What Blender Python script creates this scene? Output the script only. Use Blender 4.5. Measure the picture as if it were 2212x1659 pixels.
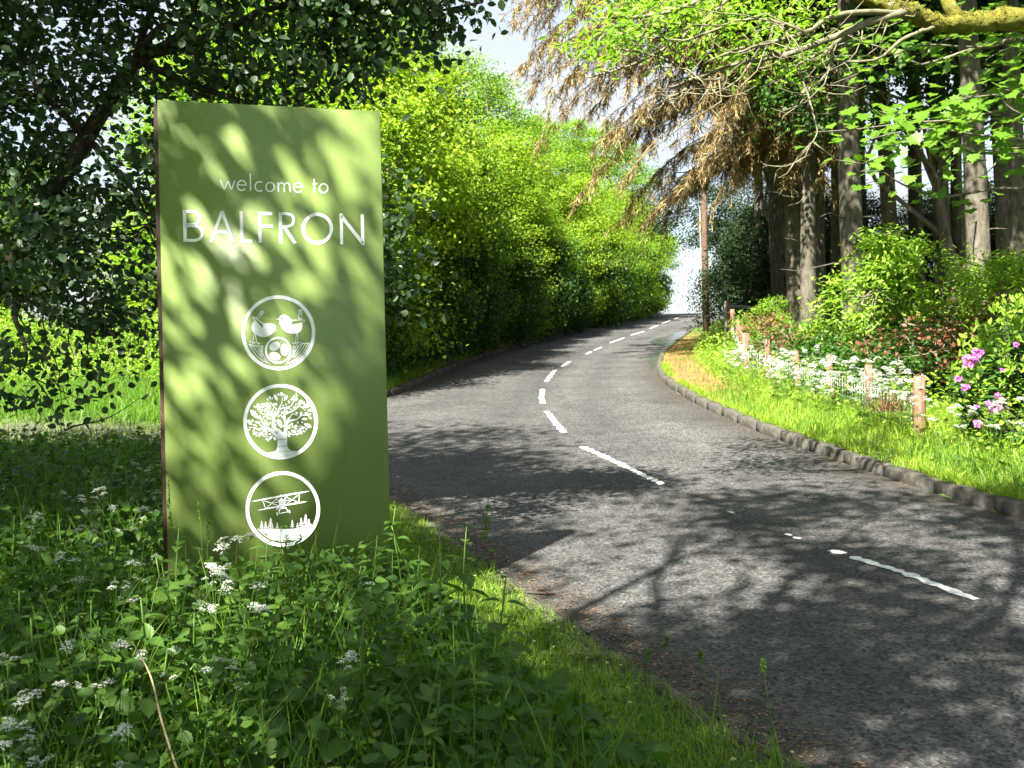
import bpy, math, random
import numpy as np
from mathutils import Matrix, Vector
from mathutils.geometry import tessellate_polygon

# ------------------------------------------------------------------ scene, camera, light
for o in list(bpy.data.objects): bpy.data.objects.remove(o)
scn = bpy.context.scene
COL = scn.collection

K = 4096 / 2212.0                      # the photograph was measured on a 2212 px wide view
F, CX, CY, ROLL, CZ = 2400.0, 1106.0, 829.5, 0.023, 2.0
PI_12 = math.pi / 12
GRADE = 0.087                          # the road climbs
CR, SR = math.cos(ROLL), math.sin(ROLL)

cam = bpy.data.cameras.new('camera'); camo = bpy.data.objects.new('camera', cam); COL.objects.link(camo)
cam.sensor_width = 36; cam.lens = 36 * F / 2212; cam.clip_end = 3000; cam.clip_start = 0.05
m = Matrix(((CR, SR, 0, 0), (0, 0, -1, 0), (-SR, CR, 0, CZ), (0, 0, 0, 1)))
camo.matrix_world = m
cam.dof.use_dof = True; cam.dof.focus_distance = 6.6; cam.dof.aperture_fstop = 7.0
scn.camera = camo

SUN_TO = Vector((-0.32, -0.60, 0.73)).normalized()
SUN_STRENGTH, SKY_STRENGTH, EXPOSURE = 5.0, 0.05, 2.55
w = bpy.data.worlds.new('World'); scn.world = w; w.use_nodes = True
nt = w.node_tree; nt.nodes.clear()
sky = nt.nodes.new('ShaderNodeTexSky'); sky.sky_type = 'NISHITA'; sky.sun_disc = False
sky.sun_elevation = math.asin(SUN_TO.z); sky.sun_rotation = math.atan2(SUN_TO.x, SUN_TO.y)
sky.air_density = 1.0; sky.dust_density = 1.2; sky.ozone_density = 1.0
tc = nt.nodes.new('ShaderNodeTexCoord'); mp = nt.nodes.new('ShaderNodeMapping'); mp.inputs['Scale'].default_value = (1.2, 1.2, 3.0)
cn = nt.nodes.new('ShaderNodeTexNoise'); cn.inputs['Scale'].default_value = 2.2; cn.inputs['Detail'].default_value = 6
cr = nt.nodes.new('ShaderNodeValToRGB'); cr.color_ramp.elements[0].position = 0.38; cr.color_ramp.elements[1].position = 0.62
cr.color_ramp.elements[0].color = (.45, .45, .45, 1); cr.color_ramp.elements[1].color = (.92, .92, .92, 1)
mx = nt.nodes.new('ShaderNodeMixRGB'); mx.inputs[2].default_value = (3.4, 3.5, 3.6, 1)     # thin bright cloud
bg = nt.nodes.new('ShaderNodeBackground'); bg.inputs[1].default_value = SKY_STRENGTH
wo = nt.nodes.new('ShaderNodeOutputWorld')
nt.links.new(tc.outputs['Generated'], mp.inputs[0]); nt.links.new(mp.outputs[0], cn.inputs['Vector'])
nt.links.new(cn.outputs['Fac'], cr.inputs[0]); nt.links.new(cr.outputs[0], mx.inputs[0])
nt.links.new(sky.outputs[0], mx.inputs[1]); nt.links.new(mx.outputs[0], bg.inputs[0]); nt.links.new(bg.outputs[0], wo.inputs[0])

sl = bpy.data.lights.new('sun', 'SUN'); sl.energy = SUN_STRENGTH; sl.angle = math.radians(0.53); sl.color = (1.0, .95, .86)
so = bpy.data.objects.new('sun', sl); COL.objects.link(so)
so.rotation_euler = SUN_TO.to_track_quat('Z', 'Y').to_euler()
vs = scn.view_settings
scn.display_settings.display_device = 'sRGB'
vs.view_transform = 'Standard'; vs.look = 'None'; vs.gamma = 1.0; vs.exposure = EXPOSURE; vs.use_curve_mapping = False
scn.render.engine = 'CYCLES'
cy = scn.cycles
cy.max_bounces = 7; cy.diffuse_bounces = 3; cy.glossy_bounces = 2; cy.transmission_bounces = 5; cy.transparent_max_bounces = 4
cy.caustics_reflective = False; cy.caustics_refractive = False; cy.sample_clamp_indirect = 4.0
cy.use_denoising = True
try: cy.denoiser = 'OPENIMAGEDENOISE'
except Exception: pass

# ------------------------------------------------------------------ helpers
def ray(px, py):
    x = (px - CX) / F; y = (CY - py) / F
    return np.array([x * CR + y * SR, 1.0, -x * SR + y * CR])
def gp(px, py, off=0.0):               # pixel -> point on the road plane
    d = ray(px, py); t = (CZ - off) / (GRADE - d[2]); return np.array([0, 0, CZ]) + d * t
def at(px, py, depth):                 # pixel at a known distance
    return np.array([0, 0, CZ]) + ray(px, py) * depth

def newobj(name, data, parent=None):
    o = bpy.data.objects.new(name, data); COL.objects.link(o)
    if parent is not None: o.parent = parent
    return o
def tag(o, label=None, cat=None, group=None, kind=None):
    if label: o['label'] = label
    if cat: o['category'] = cat
    if group: o['group'] = group
    if kind: o['kind'] = kind
    return o
def empty(name, loc=(0, 0, 0), rz=0.0):
    o = newobj(name, None); o.location = loc; o.rotation_euler = (0, 0, rz); o.empty_display_size = .1
    return o
def copy_tree(o, parent=None):
    c = o.copy(); COL.objects.link(c); c.parent = parent
    for ch in list(o.children): copy_tree(ch, c)
    return c

def mesh_np(name, V, Fs, mats, smooth=False, mi=None):
    """V (n,3); Fs a list of int arrays (m,k)"""
    me = bpy.data.meshes.new(name)
    V = np.asarray(V, dtype=np.float32).reshape(-1, 3)
    if not isinstance(Fs, list): Fs = [Fs]
    Fs = [np.asarray(f, dtype=np.int32) for f in Fs if len(f)]
    me.vertices.add(len(V)); me.vertices.foreach_set('co', V.ravel())
    nl = sum(f.size for f in Fs); npl = sum(len(f) for f in Fs)
    me.loops.add(nl); me.polygons.add(npl)
    if nl:
        me.loops.foreach_set('vertex_index', np.concatenate([f.ravel() for f in Fs]))
        st = []; k = 0
        for f in Fs:
            st.append(k + np.arange(len(f)) * f.shape[1]); k += f.size
        me.polygons.foreach_set('loop_start', np.concatenate(st).astype(np.int32))
    for mm in (mats if isinstance(mats, (list, tuple)) else [mats]): me.materials.append(mm)
    if mi is not None: me.polygons.foreach_set('material_index', np.asarray(mi, dtype=np.int32))
    if smooth: me.polygons.foreach_set('use_smooth', np.ones(npl, dtype=bool))
    me.update(calc_edges=True)
    return me

class MB:
    """collects vertices and faces of several pieces into one mesh"""
    def __init__(s): s.V = []; s.F = {}; s.n = 0
    def add(s, V, Fs):
        V = np.asarray(V, float).reshape(-1, 3)
        for f in (Fs if isinstance(Fs, list) else [Fs]):
            f = np.asarray(f, int)
            if f.size: s.F.setdefault(f.shape[1], []).append(f + s.n)
        s.V.append(V); s.n += len(V)
    def mesh(s, name, mat, smooth=False):
        return mesh_np(name, np.concatenate(s.V) if s.V else np.zeros((0, 3)), [np.concatenate(v) for v in s.F.values()], mat, smooth)

def tube(path, rad, sides=6, cap=True):
    P = np.asarray(path, float); n = len(P); rad = np.broadcast_to(np.asarray(rad, float), (n,))
    T = np.gradient(P, axis=0) if n > 2 else np.repeat((P[1] - P[0])[None], n, 0)
    T /= np.linalg.norm(T, axis=1)[:, None] + 1e-9
    ref = np.array([0.31, 0.95, 0.02]) if abs(T[0][2]) > .7 else np.array([0., 0., 1.])
    A = np.cross(T, ref); A /= np.linalg.norm(A, axis=1)[:, None] + 1e-9
    B = np.cross(T, A)
    a = np.arange(sides) * 2 * np.pi / sides
    V = P[:, None, :] + rad[:, None, None] * (np.cos(a)[None, :, None] * A[:, None, :] + np.sin(a)[None, :, None] * B[:, None, :])
    V = V.reshape(-1, 3)
    i = np.arange(n - 1)[:, None] * sides; j = np.arange(sides)[None]; j2 = (j + 1) % sides
    Fq = np.stack([i + j, i + j2, i + sides + j2, i + sides + j], -1).reshape(-1, 4)
    Fs = [Fq]
    if cap:
        c0 = len(V); V = np.concatenate([V, P[:1], P[-1:]])
        jj = np.arange(sides)
        Fs.append(np.concatenate([np.stack([np.full(sides, c0), (jj + 1) % sides, jj], -1),
                                  np.stack([np.full(sides, c0 + 1), (n - 1) * sides + jj, (n - 1) * sides + (jj + 1) % sides], -1)]))
    return V, Fs
def box(x0, x1, y0, y1, z0, z1):
    V = np.array([(x, y, z) for z in (z0, z1) for y in (y0, y1) for x in (x0, x1)], float)
    return V, np.array([(0, 2, 3, 1), (4, 5, 7, 6), (0, 1, 5, 4), (2, 6, 7, 3), (0, 4, 6, 2), (1, 3, 7, 5)])
def curve(p0, p1, n, rng, wob=.06, sag=0.0):
    p0 = np.asarray(p0, float); p1 = np.asarray(p1, float); t = np.linspace(0, 1, n)[:, None]
    L = np.linalg.norm(p1 - p0)
    P = p0 + (p1 - p0) * t
    for k in (1, 2, 3):
        P = P + np.sin(t * np.pi * k) * rng.normal(0, wob * L / k, 3)
    P[:, 2] += -sag * 4 * (t * (1 - t))[:, 0]
    return P

DIA_V = np.array([(0, 0, 0), (-.34, .45, .09), (0, 1, -.05), (.34, .45, .09)]); DIA_F = np.array([(0, 2, 1), (0, 3, 2)])
OVAL_V = np.array([(0, 0, 0), (-.27, .22, .06), (-.33, .58, .07), (0, 1, -.05), (.33, .58, .07), (.27, .22, .06)]); OVAL_F = np.array([(0, 3, 2, 1), (0, 5, 4, 3)])
LANCE_V = OVAL_V * np.array([.55, 1, 1]); LANCE_F = OVAL_F
STRIP_V = np.array([(-.10, 0, 0), (.10, 0, 0), (.13, .5, .02), (0, 1, -.03), (-.13, .5, .02)]); STRIP_F = np.array([(0, 1, 2, 3, 4)])
TMPL = {'diamond': (DIA_V, DIA_F), 'oval': (OVAL_V, OVAL_F), 'lance': (LANCE_V, LANCE_F), 'strip': (STRIP_V, STRIP_F)}
_t = [(0, 0), (-.2, .04), (-.33, .17), (-.29, .2), (-.41, .33), (-.35, .37), (-.4, .5), (-.32, .54), (-.33, .66), (-.24, .69), (-.22, .8), (-.13, .84), (0, 1)]
TOOTH_V = np.array([(x, y, .22 * abs(x) - .16 * y * y) for x, y in _t] + [(-x, y, .22 * abs(x) - .16 * y * y) for x, y in _t[1:-1]]); TOOTH_F = np.array([[12, 11, 10, 9, 8, 7, 6, 5, 4, 3, 2, 1, 0], [0, 13, 14, 15, 16, 17, 18, 19, 20, 21, 22, 23, 12]])
TMPL['tooth'] = (TOOTH_V, TOOTH_F)
def frames(nrm, rng, along=None):
    n = nrm / (np.linalg.norm(nrm, axis=1)[:, None] + 1e-9)
    r = rng.normal(size=n.shape) if along is None else along
    t = r - (r * n).sum(1)[:, None] * n; t /= np.linalg.norm(t, axis=1)[:, None] + 1e-9
    return np.cross(t, n), t, n
def leaves(pos, nrm, size, rng, tmpl='diamond', along=None):
    TV, TF = TMPL[tmpl] if isinstance(tmpl, str) else tmpl
    b, t, n = frames(nrm, rng, along); N = len(pos)
    s = np.broadcast_to(np.asarray(size, float), (N,))[:, None, None]
    V = pos[:, None, :] + s * (TV[None, :, 0:1] * b[:, None, :] + TV[None, :, 1:2] * t[:, None, :] + TV[None, :, 2:3] * n[:, None, :])
    Fc = (np.arange(N) * len(TV))[:, None, None] + TF[None]
    return V.reshape(-1, 3), Fc.reshape(-1, TF.shape[1])
def unit(rng, n):
    v = rng.normal(size=(n, 3)); return v / np.linalg.norm(v, axis=1)[:, None]
def grass_blades(P, h, wd, rng, bend=.5, segs=3):
    N = len(P); az = rng.uniform(0, 2 * np.pi, N); d = np.stack([np.cos(az), np.sin(az), 0 * az], 1)
    side = np.stack([-np.sin(az + rng.normal(0, .9, N)), np.cos(az + rng.normal(0, .9, N)), 0 * az], 1)
    h = np.broadcast_to(np.asarray(h, float), (N,)); wd = np.broadcast_to(np.asarray(wd, float), (N,))
    bd = np.abs(rng.normal(bend, bend * .6, N)); lean = rng.uniform(0, .25, N)
    rows = []
    for k in range(segs + 1):
        t = k / segs
        c = P + d * (h * (lean * t + bd * t * t * .8))[:, None] + np.array([0, 0, 1]) * (h * (t - .35 * bd * t * t))[:, None]
        ww = (wd * (1 - t ** 1.6) + .0006)[:, None] * .5
        rows += [c - side * ww, c + side * ww]
    V = np.stack(rows, 1); nv = 2 * (segs + 1)
    q = np.array([(2 * k, 2 * k + 1, 2 * k + 3, 2 * k + 2) for k in range(segs)])
    Fc = (np.arange(N) * nv)[:, None, None] + q[None]
    return V.reshape(-1, 3), Fc.reshape(-1, 4)

# ------------------------------------------------------------------ materials
def nodes(name):
    mt = bpy.data.materials.new(name); mt.use_nodes = True; t = mt.node_tree; t.nodes.clear()
    out = t.nodes.new('ShaderNodeOutputMaterial')
    return mt, t, out
def ramp(t, cols, pos=None, inp=None):
    r = t.nodes.new('ShaderNodeValToRGB'); e = r.color_ramp.elements
    while len(e) < len(cols): e.new(.5)
    for i, c in enumerate(cols):
        e[i].position = (i / (len(cols) - 1)) if pos is None else pos[i]
        e[i].color = (*c, 1)
    if inp is not None: t.links.new(inp, r.inputs[0])
    return r
def noise(t, scale, detail=4, vec=None, rough=.55):
    n = t.nodes.new('ShaderNodeTexNoise'); n.inputs['Scale'].default_value = scale; n.inputs['Detail'].default_value = detail
    n.inputs['Roughness'].default_value = rough
    if vec is not None: t.links.new(vec, n.inputs['Vector'])
    return n
def principled(t, out, rough=.6, spec=.3):
    p = t.nodes.new('ShaderNodeBsdfPrincipled'); p.inputs['Roughness'].default_value = rough
    p.inputs['Specular IOR Level'].default_value = spec
    t.links.new(p.outputs[0], out.inputs[0]); return p
def bump(t, p, h, strength, dist):
    b = t.nodes.new('ShaderNodeBump'); b.inputs['Strength'].default_value = strength; b.inputs['Distance'].default_value = dist
    t.links.new(h, b.inputs['Height']); t.links.new(b.outputs[0], p.inputs['Normal'])
def leaf_mat(name, cols, trans=.42, rough=.5, spec=.28, tint=(1.15, 1.25, .6), gain=1.0):
    mt, t, out = nodes(name)
    g = t.nodes.new('ShaderNodeNewGeometry'); oi = t.nodes.new('ShaderNodeObjectInfo')
    ad = t.nodes.new('ShaderNodeMath'); ad.operation = 'MULTIPLY_ADD'; ad.inputs[1].default_value = .8
    ml = t.nodes.new('ShaderNodeMath'); ml.operation = 'MULTIPLY'; ml.inputs[1].default_value = .2
    t.links.new(oi.outputs['Random'], ml.inputs[0]); t.links.new(ml.outputs[0], ad.inputs[2])
    t.links.new(g.outputs['Random Per Island'], ad.inputs[0])
    r = ramp(t, [tuple(c * gain for c in cc) for cc in cols], None, ad.outputs[0])
    p = t.nodes.new('ShaderNodeBsdfPrincipled'); p.inputs['Roughness'].default_value = rough; p.inputs['Specular IOR Level'].default_value = spec
    t.links.new(r.outputs[0], p.inputs['Base Color'])
    tr = t.nodes.new('ShaderNodeBsdfTranslucent')
    tm = t.nodes.new('ShaderNodeMixRGB'); tm.blend_type = 'MULTIPLY'; tm.inputs[0].default_value = 1; tm.inputs[2].default_value = (*[x * 1.5 for x in tint], 1)
    t.links.new(r.outputs[0], tm.inputs[1]); t.links.new(tm.outputs[0], tr.inputs[0])
    mi = t.nodes.new('ShaderNodeMixShader'); mi.inputs[0].default_value = trans
    t.links.new(p.outputs[0], mi.inputs[1]); t.links.new(tr.outputs[0], mi.inputs[2]); t.links.new(mi.outputs[0], out.inputs[0])
    return mt
def solid_mat(name, cols, rough=.7, spec=.25, scale=8, b=.3, bd=.01, stretch=(1, 1, 1), detail=6):
    mt, t, out = nodes(name); p = principled(t, out, rough, spec)
    tc = t.nodes.new('ShaderNodeTexCoord'); mp = t.nodes.new('ShaderNodeMapping'); mp.inputs['Scale'].default_value = stretch
    t.links.new(tc.outputs['Object'], mp.inputs[0])
    n = noise(t, scale, detail, mp.outputs[0], .65)
    r = ramp(t, cols, [.28 + .44 * i / (len(cols) - 1) for i in range(len(cols))], n.outputs['Fac'])
    t.links.new(r.outputs[0], p.inputs['Base Color'])
    if b: bump(t, p, n.outputs['Fac'], b, bd)
    return mt

M = {}
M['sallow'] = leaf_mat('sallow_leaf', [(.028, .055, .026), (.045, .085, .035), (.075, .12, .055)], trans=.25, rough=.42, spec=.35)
M['hedge'] = leaf_mat('hedge_leaf', [(.1, .17, .014), (.175, .27, .018), (.25, .335, .026)], trans=.48)
M['ash'] = leaf_mat('ash_leaf', [(.075, .15, .012), (.135, .24, .018), (.2, .3, .03)], trans=.48)
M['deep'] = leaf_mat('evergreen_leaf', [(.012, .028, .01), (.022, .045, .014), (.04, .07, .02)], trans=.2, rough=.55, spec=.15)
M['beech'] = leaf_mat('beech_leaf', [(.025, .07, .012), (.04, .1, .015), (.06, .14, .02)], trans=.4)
M['hedge_foot_shade'] = leaf_mat('hedge_foot_shade_leaf', [(.014, .04, .008), (.026, .07, .011), (.05, .11, .016)], trans=.3)  # leaf colour darkened to paint the shade low in the hedge
M['sycamore'] = leaf_mat('sycamore_leaf', [(.05, .12, .012), (.085, .175, .015), (.13, .22, .02)], trans=.45, rough=.4)
M['elder'] = leaf_mat('elder_leaf', [(.1, .19, .018), (.16, .27, .024), (.23, .33, .04)], trans=.42)
M['copper'] = leaf_mat('copper_leaf', [(.09, .035, .02), (.17, .07, .04), (.2, .12, .06)], trans=.35, tint=(1.2, .8, .5))
M['rhodo'] = leaf_mat('rhododendron_leaf', [(.02, .055, .012), (.04, .09, .016), (.1, .19, .025)], trans=.2, rough=.28, spec=.5)
M['nettle'] = leaf_mat('nettle_leaf', [(.03, .078, .011), (.046, .105, .014), (.08, .155, .02)], trans=.35, rough=.55)
M['cover'] = leaf_mat('ground_cover_leaf', [(.022, .056, .009), (.04, .095, .012), (.08, .155, .02)], trans=.35, rough=.5)
M['grass'] = leaf_mat('grass_blade', [(.045, .11, .011), (.08, .17, .015), (.13, .23, .024)], trans=.35, rough=.5)
M['lawn'] = leaf_mat('verge_grass_blade', [(.12, .21, .016), (.18, .28, .022), (.25, .33, .04)], trans=.4, rough=.55)
M['parsley_stem'] = leaf_mat('cow_parsley_green', [(.06, .13, .02), (.09, .18, .03), (.12, .2, .04)], trans=.25)
M['white_petal'] = leaf_mat('white_petal', [(.6, .63, .55), (.72, .74, .68), (.8, .8, .76)], trans=.3, tint=(.67, .67, .62))
M['pink_petal'] = leaf_mat('pink_petal', [(.45, .12, .4), (.6, .2, .52), (.7, .35, .62)], trans=.3, tint=(.7, .55, .7))
M['yellow_petal'] = leaf_mat('yellow_petal', [(.75, .5, .02), (.8, .58, .03)], trans=.25, tint=(.7, .7, .5))
M['dead_twig'] = leaf_mat('dead_spruce_twig', [(.11, .07, .032), (.22, .15, .062), (.31, .24, .105), (.17, .2, .06)], trans=.2, tint=(.8, .7, .5))
M['spruce'] = leaf_mat('spruce_needle', [(.018, .035, .014), (.03, .055, .018), (.05, .08, .025)], trans=.12, tint=(.8, .8, .6))
M['litter'] = leaf_mat('leaf_litter', [(.09, .05, .03), (.2, .1, .05), (.3, .19, .1)], trans=.1, tint=(.7, .6, .5))
M['bark'] = solid_mat('grey_brown_bark', [(.06, .05, .04), (.14, .12, .095), (.23, .21, .17)], .85, .15, 9, .9, .03, (1, 1, .25))
M['spruce_bark'] = solid_mat('spruce_bark', [(.04, .034, .026), (.09, .08, .06), (.15, .135, .105)], .85, .15, 12, 1.0, .03, (1, 1, .35))
M['dark_bark'] = solid_mat('dark_bark', [(.025, .02, .016), (.06, .05, .04), (.1, .085, .07)], .9, .12, 10, .8, .02, (1, 1, .3))
M['moss'] = solid_mat('mossy_bark', [(.045, .032, .018), (.1, .085, .02), (.15, .15, .025), (.13, .12, .03), (.28, .27, .2)], .95, .05, 9, 1.0, .06, detail=9)
M['pale_bark'] = solid_mat('pale_lichen_bark', [(.07, .065, .04), (.14, .13, .075), (.22, .21, .16)], .85, .15, 14, .5, .01)
M['stone'] = solid_mat('kerb_stone', [(.035, .034, .026), (.065, .06, .05), (.11, .1, .085)], .85, .2, 14, .8, .012)
M['post'] = solid_mat('red_brown_timber', [(.1, .045, .03), (.18, .09, .062), (.27, .165, .12)], .8, .2, 10, .5, .006, (3, 3, .3))
M['grey_post'] = solid_mat('weathered_timber', [(.16, .15, .13), (.27, .25, .22), (.38, .36, .32)], .85, .15, 10, .5, .006, (3, 3, .3))
M['pole'] = solid_mat('creosoted_pole', [(.055, .035, .025), (.1, .065, .045), (.15, .1, .075)], .8, .2, 10, .4, .006, (3, 3, .2))
M['wire'] = solid_mat('galvanised_wire', [(.4, .42, .43), (.55, .57, .58)], .4, .5, 30, 0)
M['wire'].node_tree.nodes['Principled BSDF'].inputs['Metallic'].default_value = .6
M['paint'] = solid_mat('road_line_paint', [(.34, .34, .33), (.6, .6, .58), (.72, .72, .7)], .75, .25, 26, .5, .004)
M['straw'] = solid_mat('dry_stalk', [(.2, .15, .08), (.34, .27, .16), (.42, .36, .24)], .8, .2, 20, 0)

# panel paint: green, with faint grime from the top left
def panel_mat():
    mt, t, out = nodes('sign_green_paint'); p = principled(t, out, .38, .4)
    tc = t.nodes.new('ShaderNodeTexCoord')
    n1 = noise(t, 2.2, 5, tc.outputs['Object'], .6)
    mp = t.nodes.new('ShaderNodeMapping'); mp.inputs['Scale'].default_value = (9, 9, 1.2); t.links.new(tc.outputs['Object'], mp.inputs[0])
    n2 = noise(t, 3, 6, mp.outputs[0], .7)
    mm = t.nodes.new('ShaderNodeMath'); mm.operation = 'MULTIPLY'; t.links.new(n1.outputs['Fac'], mm.inputs[0]); t.links.new(n2.outputs['Fac'], mm.inputs[1])
    r = ramp(t, [(.175, .25, .065), (.17, .24, .065), (.14, .185, .06)], [0, .3, .52], mm.outputs[0])
    t.links.new(r.outputs[0], p.inputs['Base Color'])
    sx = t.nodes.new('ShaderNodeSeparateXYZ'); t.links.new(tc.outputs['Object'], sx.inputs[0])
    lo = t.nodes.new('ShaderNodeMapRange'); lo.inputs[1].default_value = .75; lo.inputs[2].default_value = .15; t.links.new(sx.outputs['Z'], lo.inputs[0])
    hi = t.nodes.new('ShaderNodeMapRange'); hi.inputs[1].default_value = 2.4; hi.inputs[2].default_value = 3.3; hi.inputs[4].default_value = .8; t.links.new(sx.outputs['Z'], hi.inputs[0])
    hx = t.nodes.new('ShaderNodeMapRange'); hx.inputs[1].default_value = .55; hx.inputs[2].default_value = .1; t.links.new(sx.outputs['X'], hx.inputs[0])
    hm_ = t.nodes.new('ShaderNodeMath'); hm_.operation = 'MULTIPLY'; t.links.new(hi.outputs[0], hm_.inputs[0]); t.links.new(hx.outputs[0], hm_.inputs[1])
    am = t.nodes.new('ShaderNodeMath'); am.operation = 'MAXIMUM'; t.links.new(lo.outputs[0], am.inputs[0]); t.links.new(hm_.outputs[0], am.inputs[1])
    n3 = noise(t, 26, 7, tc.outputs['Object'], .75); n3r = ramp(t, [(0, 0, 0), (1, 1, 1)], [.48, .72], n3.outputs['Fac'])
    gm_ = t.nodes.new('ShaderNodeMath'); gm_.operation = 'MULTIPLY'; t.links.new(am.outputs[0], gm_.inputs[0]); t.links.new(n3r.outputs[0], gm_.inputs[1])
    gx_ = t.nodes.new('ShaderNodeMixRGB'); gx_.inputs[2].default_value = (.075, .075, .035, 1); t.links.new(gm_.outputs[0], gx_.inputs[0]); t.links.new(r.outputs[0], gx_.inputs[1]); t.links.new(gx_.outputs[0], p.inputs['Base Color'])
    rr = t.nodes.new('ShaderNodeMapRange'); rr.inputs[3].default_value = .32; rr.inputs[4].default_value = .5
    t.links.new(n2.outputs['Fac'], rr.inputs[0]); t.links.new(rr.outputs[0], p.inputs['Roughness'])
    return mt
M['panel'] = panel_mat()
M['vinyl'] = solid_mat('white_vinyl', [(.76, .79, .82), (.84, .86, .88)], .42, .4, 5, 0)
M['sign_frame'] = solid_mat('dark_sign_edge', [(.04, .022, .018), (.075, .045, .035)], .6, .3, 12, .2, .003)

def asphalt_mat():
    mt, t, out = nodes('worn_asphalt'); p = principled(t, out, .8, .3)
    tc = t.nodes.new('ShaderNodeTexCoord'); v = tc.outputs['Object']
    a = noise(t, 130, 2, v, .6); b = noise(t, 0.7, 5, v, .6); c = noise(t, 5, 5, v, .65)
    vo = t.nodes.new('ShaderNodeTexVoronoi'); vo.inputs['Scale'].default_value = 52; t.links.new(v, vo.inputs['Vector'])
    base = ramp(t, [(.05, .049, .049), (.07, .069, .068), (.09, .089, .087)], [.32, .5, .7], b.outputs['Fac'])
    chips = ramp(t, [(.28, .28, .29), (.9, .9, .9), (1.25, 1.24, 1.22), (2.0, 1.95, 1.85)], [.2, .45, .7, .92], vo.outputs['Color'])
    m1 = t.nodes.new('ShaderNodeMixRGB'); m1.blend_type = 'MULTIPLY'; m1.inputs[0].default_value = .85
    t.links.new(base.outputs[0], m1.inputs[1]); t.links.new(chips.outputs[0], m1.inputs[2])
    patch = ramp(t, [(.7, .7, .71), (1, 1, 1), (1.18, 1.16, 1.12)], [.33, .5, .68], c.outputs['Fac'])
    m2 = t.nodes.new('ShaderNodeMixRGB'); m2.blend_type = 'MULTIPLY'; m2.inputs[0].default_value = .8
    t.links.new(m1.outputs[0], m2.inputs[1]); t.links.new(patch.outputs[0], m2.inputs[2])
    ac = t.nodes.new('ShaderNodeAttribute'); ac.attribute_name = 'across'
    wn = t.nodes.new('ShaderNodeMath'); wn.operation = 'MULTIPLY_ADD'; wn.inputs[1].default_value = .06; t.links.new(c.outputs['Fac'], wn.inputs[0]); t.links.new(ac.outputs['Fac'], wn.inputs[2])
    wr = ramp(t, [(.9, .9, .9), (1.2, 1.2, 1.19), (.92, .92, .93), (1.18, 1.18, 1.17), (.8, .8, .81), (1.16, 1.16, 1.15), (.9, .9, .91), (1.2, 1.2, 1.19), (.85, .85, .85)], [0, .15, .26, .38, .53, .66, .76, .88, 1], wn.outputs[0])
    m4 = t.nodes.new('ShaderNodeMixRGB'); m4.blend_type = 'MULTIPLY'; m4.inputs[0].default_value = 1.0; t.links.new(m2.outputs[0], m4.inputs[1]); t.links.new(wr.outputs[0], m4.inputs[2]); m2 = m4
    # moss and grit along the edges, kept as an attribute on the sheet
    at_ = t.nodes.new('ShaderNodeAttribute'); at_.attribute_name = 'edge'
    en = t.nodes.new('ShaderNodeMath'); en.operation = 'MULTIPLY'; t.links.new(at_.outputs['Fac'], en.inputs[0])
    er = ramp(t, [(.0, .0, .0), (1, 1, 1)], [.35, .65], c.outputs['Fac']); t.links.new(er.outputs[0], en.inputs[1])
    m3 = t.nodes.new('ShaderNodeMixRGB'); m3.inputs[2].default_value = (.05, .042, .028, 1)
    t.links.new(en.outputs[0], m3.inputs[0]); t.links.new(m2.outputs[0], m3.inputs[1])
    t.links.new(m3.outputs[0], p.inputs['Base Color'])
    hm = t.nodes.new('ShaderNodeMath'); hm.operation = 'ADD'; t.links.new(vo.outputs['Distance'], hm.inputs[0]); t.links.new(a.outputs['Fac'], hm.inputs[1])
    bump(t, p, hm.outputs[0], 1.0, .016)
    return mt
M['asphalt'] = asphalt_mat()
def wet_mat():
    mt, t, out = nodes('wet_asphalt'); p = principled(t, out, .12, .5)
    tc = t.nodes.new('ShaderNodeTexCoord'); n = noise(t, 6, 5, tc.outputs['Object'])
    r = ramp(t, [(.03, .03, .032), (.05, .05, .05)], None, n.outputs['Fac']); t.links.new(r.outputs[0], p.inputs['Base Color'])
    rr = ramp(t, [(.08, .08, .08), (.34, .34, .34)], [.35, .65], n.outputs['Fac']); t.links.new(rr.outputs[0], p.inputs['Roughness'])
    n2 = noise(t, 70, 2, tc.outputs['Object']); bump(t, p, n2.outputs['Fac'], .25, .004)
    return mt
M['wet'] = wet_mat()
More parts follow.
